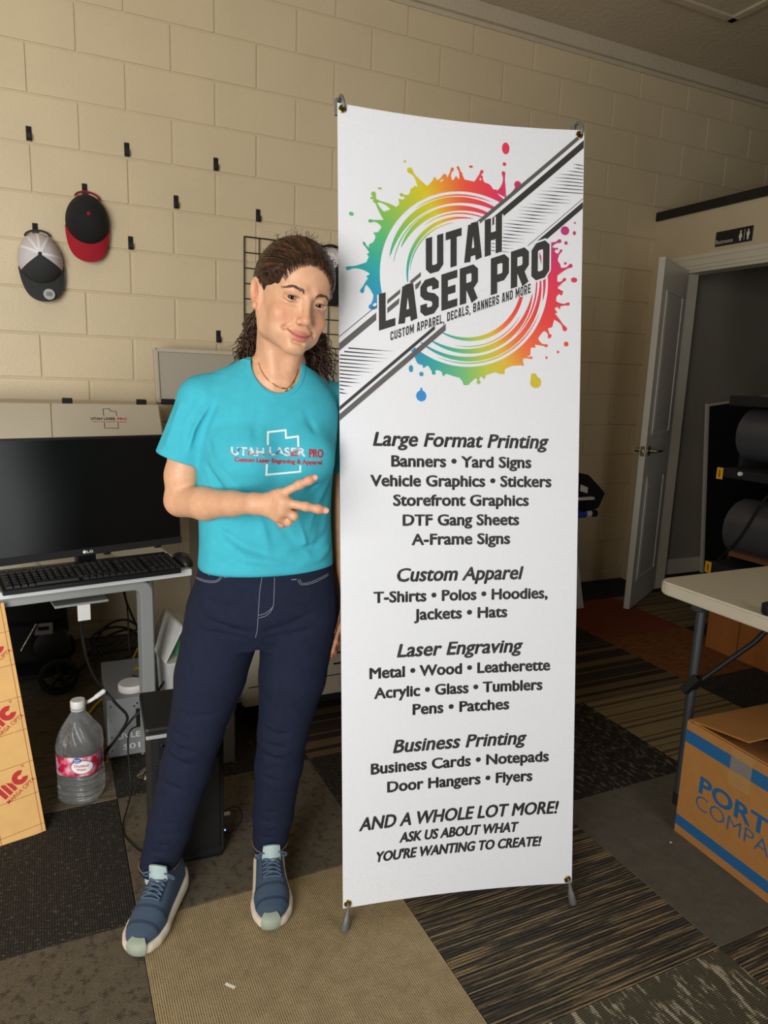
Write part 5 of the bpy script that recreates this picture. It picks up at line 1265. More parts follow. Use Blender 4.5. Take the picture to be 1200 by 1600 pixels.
for a, b in zip(ts, ts[1:]):
    ra, rb = [.0042*(1-abs(t)**2.5)+.0008 for t in (a, b)]
    F.op(hcone(mouth(a, .0030*(1-abs(a))), mouth(b, .0030*(1-abs(b))), ra, rb), 'add', .004)
    ra, rb = [.0056*(1-abs(t)**2.2)+.0008 for t in (a, b)]
    F.op(hcone(mouth(a, -.0056*(1-a*a), .0012), mouth(b, -.0056*(1-b*b), .0012), ra, rb), 'add', .004)
for a, b in zip(ts, ts[1:]): F.op(hcone(mouth(a, -.0008, -.0045), mouth(b, -.0008, -.0045), .0013, .0013), 'sub', .0022)
for s in (-1, 1): F.op(hell((s*.0292, -.0800, -.0618), (.0030, .0040, .0030)), 'sub', .006)
F.op(hcone((-.010, -.0945, -.0845), (.010, -.0945, -.0845), .0026, .0026), 'sub', .007)
for s in (-1, 1):   # ears
    F.op(hell((s*.0765, .013, -.010), (.0072, .0185, .0320), math.radians(-12), s*math.radians(10), s*math.radians(-24)), 'add', .008)
    F.op(hell((s*.0832, .0098, -.006), (.0062, .0098, .0190), math.radians(-12), s*math.radians(10), s*math.radians(-24)), 'sub', .003)
    F.op(hell((s*.0765, .004, -.037), (.0058, .0085, .0085)), 'add', .006)
bv, bf = F.mesh(); del F
# keep only the largest connected piece is not needed: every piece overlaps the torso
SKIN = np.array(lin(216, 166, 130)[:3])
def gauss_seg(P, a, b, r):
    a, b = np.array(a), np.array(b); ba = b-a; t = np.clip(((P-a)@ba)/max(ba@ba, 1e-9), 0, 1); d = np.linalg.norm(P-a-t[:, None]*ba, axis=1); return np.exp(-(d/r)**2)
Ph = ((bv-HO)/HS)@HM     # vertices in head frame
col = np.tile(SKIN, (len(bv), 1))
def tint(w, c, amt):
    global col
    w = np.clip(w*amt, 0, 1)[:, None]; col = col*(1-w)+np.array(lin(*c)[:3])*w
lipw = np.zeros(len(bv))
near = (np.abs(Ph[:, 0]) < .05) & (Ph[:, 1] < -.05) & (Ph[:, 2] > -.12) & (Ph[:, 2] < .03)
idx = np.flatnonzero(near)
q = Ph[idx]; tt = np.clip(q[:, 0]/.0272, -1, 1)
mz = -.0715+.0085*tt*tt; up = (.0068*(1-np.abs(tt)**1.8)+.0006); dn = (.0112*(1-np.abs(tt)**2.0)+.0006)
dz = q[:, 2]-mz
w = np.clip((up-dz)/.0014, 0, 1)*np.clip((dn+dz)/.0016, 0, 1)*np.clip((1.0-np.abs(q[:, 0]/.0272))*14, 0, 1)*(q[:, 1] < -.074)
lipw[idx] = w; tint(lipw, (200, 108, 104), .85)
ml_ = np.zeros(len(bv)); ml_[idx] = np.exp(-(dz/.0011)**2)*(np.abs(q[:, 0]) < .0262)*(q[:, 1] < -.074); tint(ml_, (108, 44, 42), .8)
for s in (-1, 1):
    tint(np.exp(-(((Ph-np.array([s*.042, -.075, -.036]))/np.array([.024, .03, .018]))**2).sum(1)), (214, 124, 94), .34)
    lid = np.exp(-(((Ph-np.array([s*.0322, -.090, .0026]))/np.array([.0145, .02, .0019]))**2).sum(1)); tint(lid*(Ph[:, 1] < -.07), (52, 32, 26), .95)
    tint(np.exp(-(((Ph-np.array([s*.0322, -.088, -.0135]))/np.array([.014, .02, .004]))**2).sum(1))*(Ph[:, 1] < -.06), (196, 138, 112), .4)
    tint(np.exp(-(((Ph-np.array([s*.0058, -.1035, -.0505]))/np.array([.004, .004, .0035]))**2).sum(1)), (120, 62, 50), .8)
    tint(np.exp(-(((Ph-np.array([s*.0800, .0098, -.006]))/np.array([.004, .009, .016]))**2).sum(1)), (176, 98, 74), .7)
    tint(np.exp(-(((Ph-np.array([s*.078, .014, -.012]))/np.array([.012, .02, .034]))**2).sum(1)), (216, 134, 100), .35)
tint(np.exp(-(((Ph-np.array([0, -.11, -.04]))/np.array([.016, .014, .012]))**2).sum(1)), (222, 140, 114), .45)
tint(np.exp(-(((Ph-np.array([-.040, -.052, -.075]))/.0020)**2).sum(1)), (120, 60, 48), .9)                 # small mole on the cheek
for p in (IDX, MID, RNG, PKY):
    tint(gauss_seg(bv, p[-2], p[-1], .012), (228, 132, 108), .55)
    for j in p[1:-1]: tint(gauss_seg(bv, j, j, .008), (214, 138, 110), .4)
for fch in LF: tint(gauss_seg(bv, fch[1], fch[-1], .013), (226, 134, 110), .6)
tint(gauss_seg(bv, ELR, ELR, .03), (222, 150, 118), .35)
m_skin = bpy.data.materials.new('skin'); m_skin.use_nodes = True; nt = m_skin.node_tree; b_n = nt.nodes['Principled BSDF']
ca = nt.nodes.new('ShaderNodeAttribute'); ca.attribute_name = 'skin'
no = nt.nodes.new('ShaderNodeTexNoise'); no.inputs['Scale'].default_value = 55; no.inputs['Detail'].default_value = 5
mr = nt.nodes.new('ShaderNodeMapRange'); mr.inputs[1].default_value = .3; mr.inputs[2].default_value = .7; mr.inputs[3].default_value = .94; mr.inputs[4].default_value = 1.05
nt.links.new(no.outputs['Fac'], mr.inputs[0]); vm = nt.nodes.new('ShaderNodeVectorMath'); vm.operation = 'SCALE'
nt.links.new(ca.outputs['Color'], vm.inputs[0]); nt.links.new(mr.outputs[0], vm.inputs['Scale']); nt.links.new(vm.outputs[0], b_n.inputs['Base Color'])
n2 = nt.nodes.new('ShaderNodeTexNoise'); n2.inputs['Scale'].default_value = 700; bq = nt.nodes.new('ShaderNodeBump'); bq.inputs['Strength'].default_value = .25; bq.inputs['Distance'].default_value = .0004
nt.links.new(n2.outputs['Fac'], bq.inputs['Height']); nt.links.new(bq.outputs[0], b_n.inputs['Normal'])
b_n.inputs['Roughness'].default_value = .48; b_n.inputs['Subsurface Weight'].default_value = .25; b_n.inputs['Subsurface Radius'].default_value = (.012, .005, .003); b_n.inputs['Subsurface Scale'].default_value = .5
me = np_mesh('body', bv, bf); at = me.attributes.new('skin', 'FLOAT_COLOR', 'POINT'); at.data.foreach_set('color', np.c_[col, np.ones(len(col))].astype(f32).ravel())
body = obj('body', me, m_skin, person); tag(body, 'bare face, neck, arms and hands')
BODY = BVHTree.FromPolygons([tuple(x) for x in bv], [tuple(int(i) for i in x) for x in bf])
# eyes
m_eye = bpy.data.materials.new('eyeball'); m_eye.use_nodes = True; nt = m_eye.node_tree; b_n = nt.nodes['Principled BSDF']; b_n.inputs['Roughness'].default_value = .06; b_n.inputs['Specular IOR Level'].default_value = .22
tc = nt.nodes.new('ShaderNodeTexCoord'); se = nt.nodes.new('ShaderNodeSeparateXYZ'); nt.links.new(tc.outputs['Object'], se.inputs[0])
cr = nt.nodes.new('ShaderNodeValToRGB'); mr = nt.nodes.new('ShaderNodeMapRange'); mr.inputs[1].default_value = .0092; mr.inputs[2].default_value = .0117
nt.links.new(se.outputs['Z'], mr.inputs[0]); nt.links.new(mr.outputs[0], cr.inputs[0])
cr.color_ramp.interpolation = 'LINEAR'; e = cr.color_ramp.elements; e[0].position = .0; e[0].color = lin(168, 152, 144); e[1].position = .90; e[1].color = (.004, .003, .003, 1)
for p_, c_c in ((.26, lin(156, 138, 130)), (.32, lin(26, 16, 11)), (.46, lin(56, 35, 23)), (.74, lin(40, 25, 17)), (.80, (.006, .004, .004, 1))): x = e.new(p_); x.color = c_c
nt.links.new(cr.outputs[0], b_n.inputs['Base Color'])
for s in (-1, 1):
    c = H((s*.0315, -.0768, -.001)); bm = bmesh.new(); bmesh.ops.create_uvsphere(bm, u_segments=32, v_segments=24, radius=.0117)
    o = obj('eye', bm, m_eye, person, tuple(c)); smooth(o, 180)
    o.rotation_euler = V(tuple(EYE_PT+np.array([0, 0, .02])-c)).to_track_quat('Z', 'Y').to_euler()
# brows: short hairs lying on the skin
m_hair = bpy.data.materials.new('dark_brown_hair'); m_hair.use_nodes = True; b_n = m_hair.node_tree.nodes['Principled BSDF']
b_n.inputs['Roughness'].default_value = .38; b_n.inputs['Specular IOR Level'].default_value = .45
_n = m_hair.node_tree; _g = _n.nodes.new('ShaderNodeNewGeometry'); _t = _n.nodes.new('ShaderNodeTexNoise'); _t.inputs['Scale'].default_value = 180; _t.inputs['Detail'].default_value = 4; _n.links.new(_g.outputs['Position'], _t.inputs['Vector'])
_r = _n.nodes.new('ShaderNodeValToRGB'); _r.color_ramp.elements[0].position = .3; _r.color_ramp.elements[0].color = lin(20, 13, 10); _r.color_ramp.elements[1].position = .72; _r.color_ramp.elements[1].color = lin(70, 46, 33); _n.links.new(_t.outputs['Fac'], _r.inputs[0]); _n.links.new(_r.outputs[0], b_n.inputs['Base Color'])
rh = np.random.default_rng(5)
m_strand = bpy.data.materials.new('brown_hair_strands'); m_strand.use_nodes = True; _n = m_strand.node_tree; b_n = _n.nodes['Principled BSDF']; b_n.inputs['Roughness'].default_value = .36; b_n.inputs['Specular IOR Level'].default_value = .45
_a = _n.nodes.new('ShaderNodeAttribute'); _a.attribute_name = 'tone'; _n.links.new(_a.outputs['Color'], b_n.inputs['Base Color'])
def hair_obj(name, parts):
    v, f = join_arrays(parts); me = pydata(name, v, f); c = []
    for p, _ in parts: t = rh.random()**1.6; c.append(np.tile(np.array(lin(18, 11, 8))*(1-t)+np.array(lin(104, 70, 48))*t, (len(p), 1)))
    at = me.attributes.new('tone', 'FLOAT_COLOR', 'POINT'); at.data.foreach_set('color', np.concatenate(c).astype(np.float32).ravel())
    o = obj(name, me, m_strand, person); smooth(o, 180); o['kind'] = 'stuff'; return o
def on_head(p):
    """drop a head-frame point along +y onto the skin"""
    o = H((p[0], -.16, p[1])); hit = BODY.ray_cast(V(tuple(o)), V(tuple(HV((0, 1, 0)))), .2); return None if hit[0] is None else (np.array(hit[0]), np.array(hit[1]))
for s in (-1, 1):
    parts = []
    for i in range(150):
        t = rh.random(); x = s*(.0125+.037*t); zc = .0135+.0070*math.sin(min(1, t/.72)*PI*.5)-(.0065*max(0, t-.62)/.38); wd = .0030*(1-.55*t)
        z = zc+rh.uniform(-1, 1)*wd; h0 = on_head((x, z)); L = .0075*(1-.3*t); ang = math.radians(52*(1-t)**1.5+4-14*t)
        h1 = on_head((x+s*L*math.cos(ang), z+L*math.sin(ang)))
        if h0 and h1:
            parts.append(tube_arrays([h0[0]+h0[1]*.0001, (h0[0]+h1[0])/2+h0[1]*.0010, h1[0]+h1[1]*.0004], [.00034, .00030, .00010], 4))
    smooth(obj('eyebrow', pydata('eyebrow', *join_arrays(parts)), mat('brow_hair', lin(92, 66, 50), .6), person), 180)
# ---- hair
F = Field(rng(.02, .29, .0022), rng(-.14, .14, .0022), rng(1.42, 1.69, .0022))
F.op(hell((0, .010, .034), (.0805, .1060, .0900)))
F.op(hell((0, .080, -.010), (.045, .040, .045)), 'add', .03)
F.op(hell((0, -.122, -.017), (.0735, .0880, .1010)), 'sub', .012)
for s in (-1, 1):
    F.op(hell((s*.088, .012, -.014), (.024, .026, .040)), 'sub', .008)
    F.op(hell((s*.072, -.046, -.060), (.035, .048, .068)), 'sub', .024)
F.op(hell((0, .000, -.150), (.2, .2, .098)), 'sub', .02)
hv, hf = F.mesh(); del F
HP = ((hv-HO)/HS)@HM
n_ = hv-HO; d_ = (.0022*np.sin(HP[:, 0]*300+5*np.sin(HP[:, 1]*45)+HP[:, 2]*90)+.0018*np.sin(HP[:, 2]*260-HP[:, 1]*90+HP[:, 0]*80))*np.clip((HP[:, 1]+.055)/.03, 0, 1)
hv = hv+n_/np.linalg.norm(n_, axis=1, keepdims=True)*d_[:, None]
hair = obj('hair', np_mesh('hair', hv, hf), m_hair, person); tag(hair, 'dark brown curly hair pulled back into a ponytail')
HC, HR = np.array([0, .010, .034]), np.array([.0805, .1060, .0900])
parts = []
KN = np.array([0, 1.0, -.25]); KN /= np.linalg.norm(KN)
def ehead(u, k): return H(HC+HR*u*k)
for i in range(1700):
    th = rh.uniform(-1.7, 1.7)
    el = .50-.42*abs(th)**1.8+rh.normal(0, .022)+rh.random()**2*.75
    u0 = np.array([math.sin(th)*math.cos(el), -math.cos(th)*math.cos(el), math.sin(el)]); w = math.acos(np.clip(u0@KN, -.99, .99)); pts = []; n = 13
    j0, fz, ph0 = rh.uniform(.012, .060), rh.uniform(3, 9), rh.uniform(0, 6.3); side = np.cross(u0, KN); side /= np.linalg.norm(side)
    for k in range(n):
        t = k/(n-1); u = (math.sin((1-t)*w)*u0+math.sin(t*w)*KN)/math.sin(w); u = u+side*j0*.6*math.sin(fz*t*3+ph0)*min(1, 3*t); u /= np.linalg.norm(u)
        pts.append(ehead(u, 1.004+.016*math.sin(fz*t*4+ph0*2)*min(1, 3*t)+j0*.65*min(1, 4*t)))
    r_s = rh.uniform(.0005, .0014); parts.append(tube_arrays(pts, [.0002, .0004]+[r_s]*(n-3)+[.0006], 4))
hair_obj('hair_strands', parts)
# fine hairs along the hairline
parts = []
for i in range(420):
    x = rh.uniform(-.058, .058); z = .06
    for _ in range(12):
        y = .010-.106*math.sqrt(max(.02, 1-(x/.0805)**2-((z-.034)/.09)**2)); z = -.017+.101*math.sqrt(max(0, 1-(x/.0735)**2-((y+.122)/.088)**2))
    if z < .020: continue
    h0 = on_head((x, z-rh.uniform(.0, .007)))
    if h0 is None: continue
    dx = x*rh.uniform(.10, .35)+rh.normal(0, .003); z1 = z+rh.uniform(.012, .022); x1 = x+dx
    q = 1-(x1/.0805)**2-((z1-.034)/.09)**2
    if q <= .02: continue
    e1 = H((x1, .010-.108*math.sqrt(q), z1)); md = (h0[0]+e1)/2+h0[1]*.0030
    parts.append(tube_arrays([h0[0], (h0[0]+md)/2+h0[1]*.0008, md, e1], [.00012, .0003, .0005, .0005], 4))
hair_obj('hairline_wisps', parts)
# flyaway curls on the crown
parts = []
for i in range(150):
    th, el = rh.uniform(-2.2, 2.2), rh.uniform(.45, 1.45); u = np.array([math.sin(th)*math.cos(el), -math.cos(th)*math.cos(el), math.sin(el)]); p = ehead(u, 1.0); d = HM@(u+rh.normal(0, .7, 3)); d /= np.linalg.norm(d)
    a = np.cross(d, rh.normal(0, 1, 3)); a /= np.linalg.norm(a); b = np.cross(d, a); L = rh.uniform(.010, .028); R_ = rh.uniform(.002, .006); n = 10
    parts.append(tube_arrays([p+d*L*t+R_*t*(a*math.sin(t*7)+b*(math.cos(t*7)-1)) for t in np.linspace(0, 1, n)], [.0004]*(n-1)+[.00015], 3))
hair_obj('flyaway_curls', parts)
# ponytail: curly strands falling behind the neck on both sides
parts = []; K0 = H((0, .098, -.015))
for i in range(520):
    left = rh.random() < .52
    tgt = np.array([.030, .075, 1.375]) if left else np.array([.212, .080, 1.360])
    tgt = tgt+rh.normal(0, 1, 3)*(np.array([.014, .020, .034]) if left else np.array([.020, .022, .034]))
    mid = (np.array([.045, .085, 1.475]) if left else np.array([.205, .085, 1.445]))+rh.normal(0, .016, 3)
    st_ = K0+rh.normal(0, .016, 3); n = 30; R_ = rh.uniform(.003, .0085); fz = rh.uniform(18, 36); ph0 = rh.uniform(0, 6.3); pts = []
    for k in range(n):
        t = k/(n-1); p = (1-t)**2*st_+2*t*(1-t)*mid+t*t*tgt; g = min(1, t*2.2)
        pts.append(p+R_*g*np.array([math.cos(fz*t+ph0), math.sin(fz*t+ph0), .5*math.sin(fz*t*1.1+ph0)]))
    parts.append(tube_arrays(pts, [.0011]*(n-3)+[.0008, .0005, .0002], 4))
hair_obj('ponytail_curls', parts)
F = Field(rng(-.02, .27, .003), rng(.03, .16, .003), rng(1.36, 1.56, .003))
for a, b, ra, rb in ((K0, (.045, .085, 1.475), .026, .017), ((.045, .088, 1.475), (.034, .080, 1.41), .017, .010), (K0, (.198, .090, 1.445), .026, .019), ((.198, .090, 1.445), (.208, .084, 1.395), .019, .010)): F.op(cone(a, b, ra, rb), 'add', .02)
pv, pf = F.mesh(); del F
pv = pv+.003*np.sin(pv[:, [1, 2, 0]]*260)
obj('ponytail_core', np_mesh('ponytail_core', pv, pf), m_hair, person)

# ---- t-shirt
m_shirt = mat('turquoise_cotton', lin(66, 176, 194), .92, var=.05, vscale=40, bump=.0005, bscale=900, spec=.2)
def shirt_field(h=.0026, grow=0.0):
    F = Field(rng(-.178, .335, h), rng(-.165, .212, h), rng(.865, 1.425, h))
    F.op(cone((SHR[0]-.002, SHR[1], SHR[2]-.002), (-.103, -.028, 1.158), .054+grow, .0555+grow))
    F.op(cone((SHL[0]-.004, SHL[1], SHL[2]-.002), (.250, .124, 1.125), .048+grow, .050+grow))
    F.op(half((-.103, -.028, 1.158), (-.32, -.05, -1), (-.2, -.13, 1.04), (.01, .08, 1.185)), 'and', .004)      # sleeve ends
    F.op(cone((-.090, -.022, 1.20), (-.125, -.032, 1.08), .0480, .0520), 'sub', .003)
    F.op(half((.250, .124, 1.125), (.05, .0, -1), (.18, .04, 1.04), (.33, .20, 1.16)), 'and', .004)
    F.op(loft(TORSO, TY, grow), 'add', .018)
    for s in (-1, 1): F.op(ell(tp(s*.070, -.080, 1.168), (.062+grow, .042+grow, .058+grow)), 'add', .045)
    for sh in (SHR, SHL): F.op(cone((.11, .045, 1.385), (sh[0], sh[1]+.008, sh[2]+.018), .034+grow, .040+grow), 'add', .035)
    return F
fold = random.Random(9)
F = shirt_field()
fr = lambda u, z, w=-.108: tp(u, w, z)
for pts, amp, sg in (   # drapes from the armpits and bust, gathers above the waist, sleeve creases
    ((fr(-.150, 1.215, -.05), fr(-.115, 1.15, -.09), fr(-.07, 1.085)), .0045, .009), ((fr(-.150, 1.17, -.05), fr(-.125, 1.10, -.08), fr(-.09, 1.03, -.1)), .005, .010), ((fr(-.13, 1.19, -.07), fr(-.09, 1.11, -.1), fr(-.06, 1.04)), -.004, .010),
    ((fr(.15, 1.21, -.04), fr(.11, 1.15, -.085), fr(.06, 1.075)), .0045, .009), ((fr(.15, 1.15, -.04), fr(.125, 1.06, -.075), fr(.10, .97, -.09)), .005, .011), ((fr(.135, 1.17, -.06), fr(.10, 1.07, -.09), fr(.07, .98)), -.0045, .011),
    ((fr(-.02, 1.09), fr(.01, 1.02), fr(.05, .96)), .0035, .010), ((fr(-.05, 1.07), fr(-.03, 1.0), fr(-.02, .94)), -.003, .011), ((fr(.04, 1.08), fr(.06, 1.0), fr(.08, .93)), -.0035, .010),
    ((fr(-.14, 1.02, -.06), fr(-.08, .975, -.1), fr(-.0, .95, -.115)), .0045, .009), ((fr(-.13, .985, -.07), fr(-.07, .945, -.105), fr(.02, .93, -.118)), -.0045, .009),
    ((fr(.14, 1.0, -.06), fr(.09, .965, -.09), fr(.02, .955, -.114)), .004, .009), ((fr(.145, .96, -.06), fr(.10, .935, -.09), fr(.04, .925, -.115)), -.0045, .009),
    ((fr(-.03, 1.30, -.09), fr(-.05, 1.25, -.1), fr(-.055, 1.20, -.115)), .002, .010), ((fr(.06, 1.29, -.085), fr(.08, 1.24, -.09), fr(.085, 1.19, -.1)), .002, .010),
    (((-.005, -.065, 1.295), (-.035, -.075, 1.24), (-.055, -.078, 1.18)), .005, .009), (((-.035, -.060, 1.315), (-.070, -.078, 1.25), (-.085, -.082, 1.185)), .0045, .009), (((-.02, -.07, 1.29), (-.055, -.08, 1.23), (-.07, -.082, 1.17)), -.004, .008),
    (((-.105, -.05, 1.30), (-.130, -.065, 1.24), (-.142, -.06, 1.18)), .004, .009), (((-.085, -.065, 1.30), (-.112, -.08, 1.24), (-.12, -.08, 1.18)), -.004, .009), (((.19, .02, 1.29), (.205, .045, 1.22), (.21, .06, 1.15)), .005, .010)):
    F.op(crease(pts, amp*1.9, sg), 'disp')
F.op(half((0, 0, .893), (.02, -.045, -1), (-.2, -.2, .85), (.4, .25, 1.0)), 'and', .016)
NECK = lambda g: ell((.1195, -.018, 1.392), (.058+g, .084+g, .080+g), rot3(TY, 0, math.radians(4)))
F.op(NECK(0), 'sub', .003)
F.op(half((0, 0, 1.392), (0, .5, 1), (.0, -.1, 1.36), (.23, .2, 1.43)), 'and', .003)
sv, sf = F.mesh(); del F
shirt = obj('t_shirt', np_mesh('t_shirt', sv, sf), m_shirt, person); tag(shirt, 'turquoise short-sleeved crew neck t-shirt')
SHIRT = BVHTree.FromPolygons([tuple(x) for x in sv], [tuple(int(i) for i in x) for x in sf])
F = shirt_field(.002, .0014)
F.op(NECK(.0125), 'and', .001); F.D[F.sl((-.2, -.2, 1.27), (.35, .2, 1.43))] = F.D[F.sl((-.2, -.2, 1.27), (.35, .2, 1.43))]
far = NECK(.0125)[0](F.x[:, None, None], F.y[None, :, None], F.z[None, None, :]); F.D = np.maximum(F.D, far).astype(f32)
F.op(NECK(-.0005), 'sub', .002); F.op(half((0, 0, 1.398), (0, .5, 1), (.0, -.1, 1.36), (.23, .2, 1.43)), 'and', .002)
cv_, cf_ = F.mesh(); del F
obj('collar', np_mesh('collar', cv_, cf_), m_shirt, shirt)
# sleeve hem stitching and print on the chest, draped on the cloth
def drape(v, f, off, tree=SHIRT, yref=-.09):
    """push a flat design (x, z) standing at y = yref onto the cloth as seen by the photographer"""
    out = []; E = V(tuple(EYE_PT))
    for p in v:
        d = (V((p[0], yref, p[1]))-E).normalized(); h = tree.ray_cast(E, d, 4)
        out.append(tuple(h[0]+h[1]*off) if h[0] is not None else (p[0], yref, p[1]))
    return pydata('print', out, f)
ax_ = lambda x: .0307+(x-360)*.001395
az_ = lambda y: 1.1983-(y-698)*.001415
def refine(v, f, seg=.004):
    """split long letter triangles so that the print follows the cloth"""
    bm = bmesh.new(); vs = [bm.verts.new((p[0], p[1], 0)) for p in v]
    for q in f:
        try: bm.faces.new([vs[i] for i in q])
        except ValueError: pass
    bmesh.ops.triangulate(bm, faces=bm.faces[:])
    for _ in range(3):
        es = [e for e in bm.edges if e.calc_length() > seg]
        if not es: break
        bmesh.ops.subdivide_edges(bm, edges=es, cuts=1); bmesh.ops.triangulate(bm, faces=bm.faces[:])
    bm.verts.index_update(); vv = np.array([tuple(x.co) for x in bm.verts]); ff = [tuple(x.index for x in q.verts) for q in bm.faces]; bm.free(); return vv, ff
m_flag = bpy.data.materials.new('flag_print'); m_flag.use_nodes = True; nt = m_flag.node_tree; tc = nt.nodes.new('ShaderNodeTexCoord'); no = nt.nodes.new('ShaderNodeTexNoise'); no.inputs['Scale'].default_value = 42; no.inputs['Detail'].default_value = 3
nt.links.new(tc.outputs['Object'], no.inputs['Vector']); cr = nt.nodes.new('ShaderNodeValToRGB'); e = cr.color_ramp.elements; e[0].position = .36; e[0].color = lin(62, 84, 140); e[1].position = .62; e[1].color = lin(190, 56, 62)
x = e.new(.43); x.color = lin(206, 214, 218); x = e.new(.56); x.color = lin(214, 214, 216)
nt.links.new(no.outputs['Fac'], cr.inputs[0]); nt.links.new(cr.outputs[0], nt.nodes['Principled BSDF'].inputs['Base Color']); nt.nodes['Principled BSDF'].inputs['Roughness'].default_value = .7
m_prw = mat('white_print', lin(226, 236, 232), .7); m_prr = mat('red_print', lin(176, 34, 48), .7)
def bold_text(s_, x0, x1, z, h, bold, shear=0.0):
    v, f = fit_text(s_, x0, x1, z, h, 0, shear); parts = [(v, f)]
    for k in range(6): a = k*PI/3; w = v.copy(); w[:, 0] += bold*math.cos(a); w[:, 1] += bold*math.sin(a); parts.append((w, f))
    return join_arrays(parts)
for s_, x0, x1, yb, m, dy in (('UTAH', 360, 411.5, 711.5, m_flag, -1.5), ('LASER', 420.5, 477.5, 709.5, m_flag, 0), ('PRO', 484, 506, 710.5, m_prr, 2)):
    v, f = bold_text(s_, ax_(x0), ax_(x1), az_(yb), .0185, .0009); obj('shirt_lettering', drape(*refine(v, f), .0007), m, shirt)
v, f = bold_text('Custom Laser Engraving & Apparel', ax_(365), ax_(504), az_(721.5), .0098, .0006); obj('shirt_tagline', drape(*refine(v, f), .0007), m_prr, shirt)
for pl in ([(417.8, 694), (417.8, 674), (445.9, 669.8), (446.7, 682), (465.7, 678.9), (466.5, 695)], [(416.5, 724), (415.6, 740.8), (470, 733.9), (470, 724)]):
    q_ = stroke([(ax_(x), az_(y)) for x, y in pl], .0042); v, f = [], []
    for p in q_: f.append(tuple(range(len(v), len(v)+4))); v += p
    obj('state_outline', drape(*refine(np.array(v), f), .0007), m_prw, shirt)

# ---- jeans
m_denim = mat('dark_denim', lin(23, 30, 50), .85, var=.14, vscale=60, bump=.0005, bscale=1100, spec=.25)
PELV = [(.70, .087, .040, .150, .090), (.75, .087, .038, .176, .112), (.79, .087, .034, .186, .120), (.83, .089, .030, .180, .118), (.87, .091, .026, .169, .112), (.905, .092, .022, .160, .109), (.93, .092, .02, .156, .106)]
RL = [((-.010, .025, .770), .098), ((-.046, .008, .610), .0865), ((-.078, -.014, .470), .067), ((-.104, -.010, .370), .0635), ((-.150, -.012, .200), .0560), ((-.180, -.018, .092), .0490)]
LL = [((.172, .035, .770), .098), ((.158, .022, .610), .0830), ((.136, .018, .460), .0635), ((.124, .034, .360), .0610), ((.106, .056, .200), .0530), ((.097, .064, .105), .0470)]
h = .003
F = Field(rng(-.245, .290, h), rng(-.115, .180, h), rng(.066, .940, h))
F.op(loft(PELV, math.radians(10), 0, 2.15))
for leg in (RL, LL):
    for (a, ra), (b, rb) in zip(leg, leg[1:]): F.op(cone(a, b, ra, rb), 'add', .012)
F.op(cone((.084, -.02, .80), (.084, .10, .72), .05, .05), 'add', .03)
F.op(cone((.084, -.11, .70), (.080, .12, .69), .004, .004), 'sub', .02)
# creases: lap, knees, ankles
for pts, amp, sg in (
    (((.080, -.075, .760), (.02, -.080, .772), (-.055, -.060, .80)), .005, .008), (((.075, -.070, .745), (.01, -.078, .750), (-.075, -.050, .765)), .004, .008), (((.075, -.075, .775), (.02, -.085, .79), (-.045, -.065, .825)), -.003, .009),
    (((.09, -.075, .760), (.15, -.075, .775), (.225, -.045, .81)), .0045, .008), (((.095, -.070, .742), (.16, -.070, .752), (.235, -.040, .77)), .004, .008), (((-.06, -.07, .84), (.0, -.085, .825), (.06, -.088, .83)), .003, .010),
    (((-.140, -.04, .505), (-.095, -.080, .485), (-.035, -.055, .49)), .0045, .008), (((-.145, -.04, .470), (-.10, -.082, .455), (-.035, -.055, .45)), .005, .009), (((-.155, -.04, .435), (-.11, -.078, .42), (-.05, -.055, .405)), .0045, .009), (((-.150, -.04, .452), (-.10, -.082, .438), (-.04, -.055, .428)), -.004, .008), (((-.13, -.05, .55), (-.08, -.085, .54), (-.0, -.055, .55)), .003, .010), (((-.17, -.05, .36), (-.12, -.072, .35), (-.07, -.045, .33)), .0035, .009),
    (((.085, -.02, .500), (.135, -.05, .485), (.190, -.015, .495)), .0045, .008), (((.080, -.01, .465), (.13, -.048, .45), (.185, -.01, .455)), .005, .009), (((.075, .0, .43), (.125, -.038, .415), (.18, .0, .42)), .0045, .009), (((.078, -.01, .448), (.13, -.045, .434), (.185, .0, .438)), -.004, .008), (((.08, .0, .36), (.12, -.03, .35), (.17, .01, .345)), .003, .010)):
    F.op(crease(pts, amp*1.6, sg), 'disp')
for leg in (RL, LL):
    c0 = np.array(leg[-1][0]); c1 = np.array(leg[-2][0])
    for i, z in enumerate((.118, .138, .160, .184, .212, .245)):
        t = (z-c0[2])/(c1[2]-c0[2]); c = c0+(c1-c0)*t; r = leg[-1][1]+(leg[-2][1]-leg[-1][1])*t; s_ = -1 if i % 2 else 1
        F.op(crease(((c[0]-.95*r*s_, c[1]-.2*r, z-.004), (c[0]-.1*r*s_, c[1]-r, z+.002), (c[0]+.9*r*s_, c[1]-.3*r, z+.014)), .0042 if i < 4 else .003, .007), 'disp')
for leg in (RL, LL):
    c0 = leg[-1][0]; F.op(half((c0[0], c0[1], c0[2]-.006), (0, .12, -1), (c0[0]-.08, c0[1]-.09, .05), (c0[0]+.08, c0[1]+.09, c0[2]+.05)), 'and', .003)
    F.op(cone((c0[0], c0[1], c0[2]+.012), (c0[0], c0[1], .03), .040, .043), 'sub', .002)
F.op(half((0, 0, .925), (0, 0, 1), (-.3, -.2, .90), (.4, .3, .94)), 'and', .004)
jv, jf = F.mesh(); del F
jeans = obj('jeans', np_mesh('jeans', jv, jf), m_denim, person); tag(jeans, 'dark blue denim jeans')
JEANS = BVHTree.FromPolygons([tuple(x) for x in jv], [tuple(int(i) for i in x) for x in jf])
m_thread = mat('grey_thread', lin(132, 136, 150), .8); m_tthread = mat('tan_thread', lin(196, 150, 96), .8)
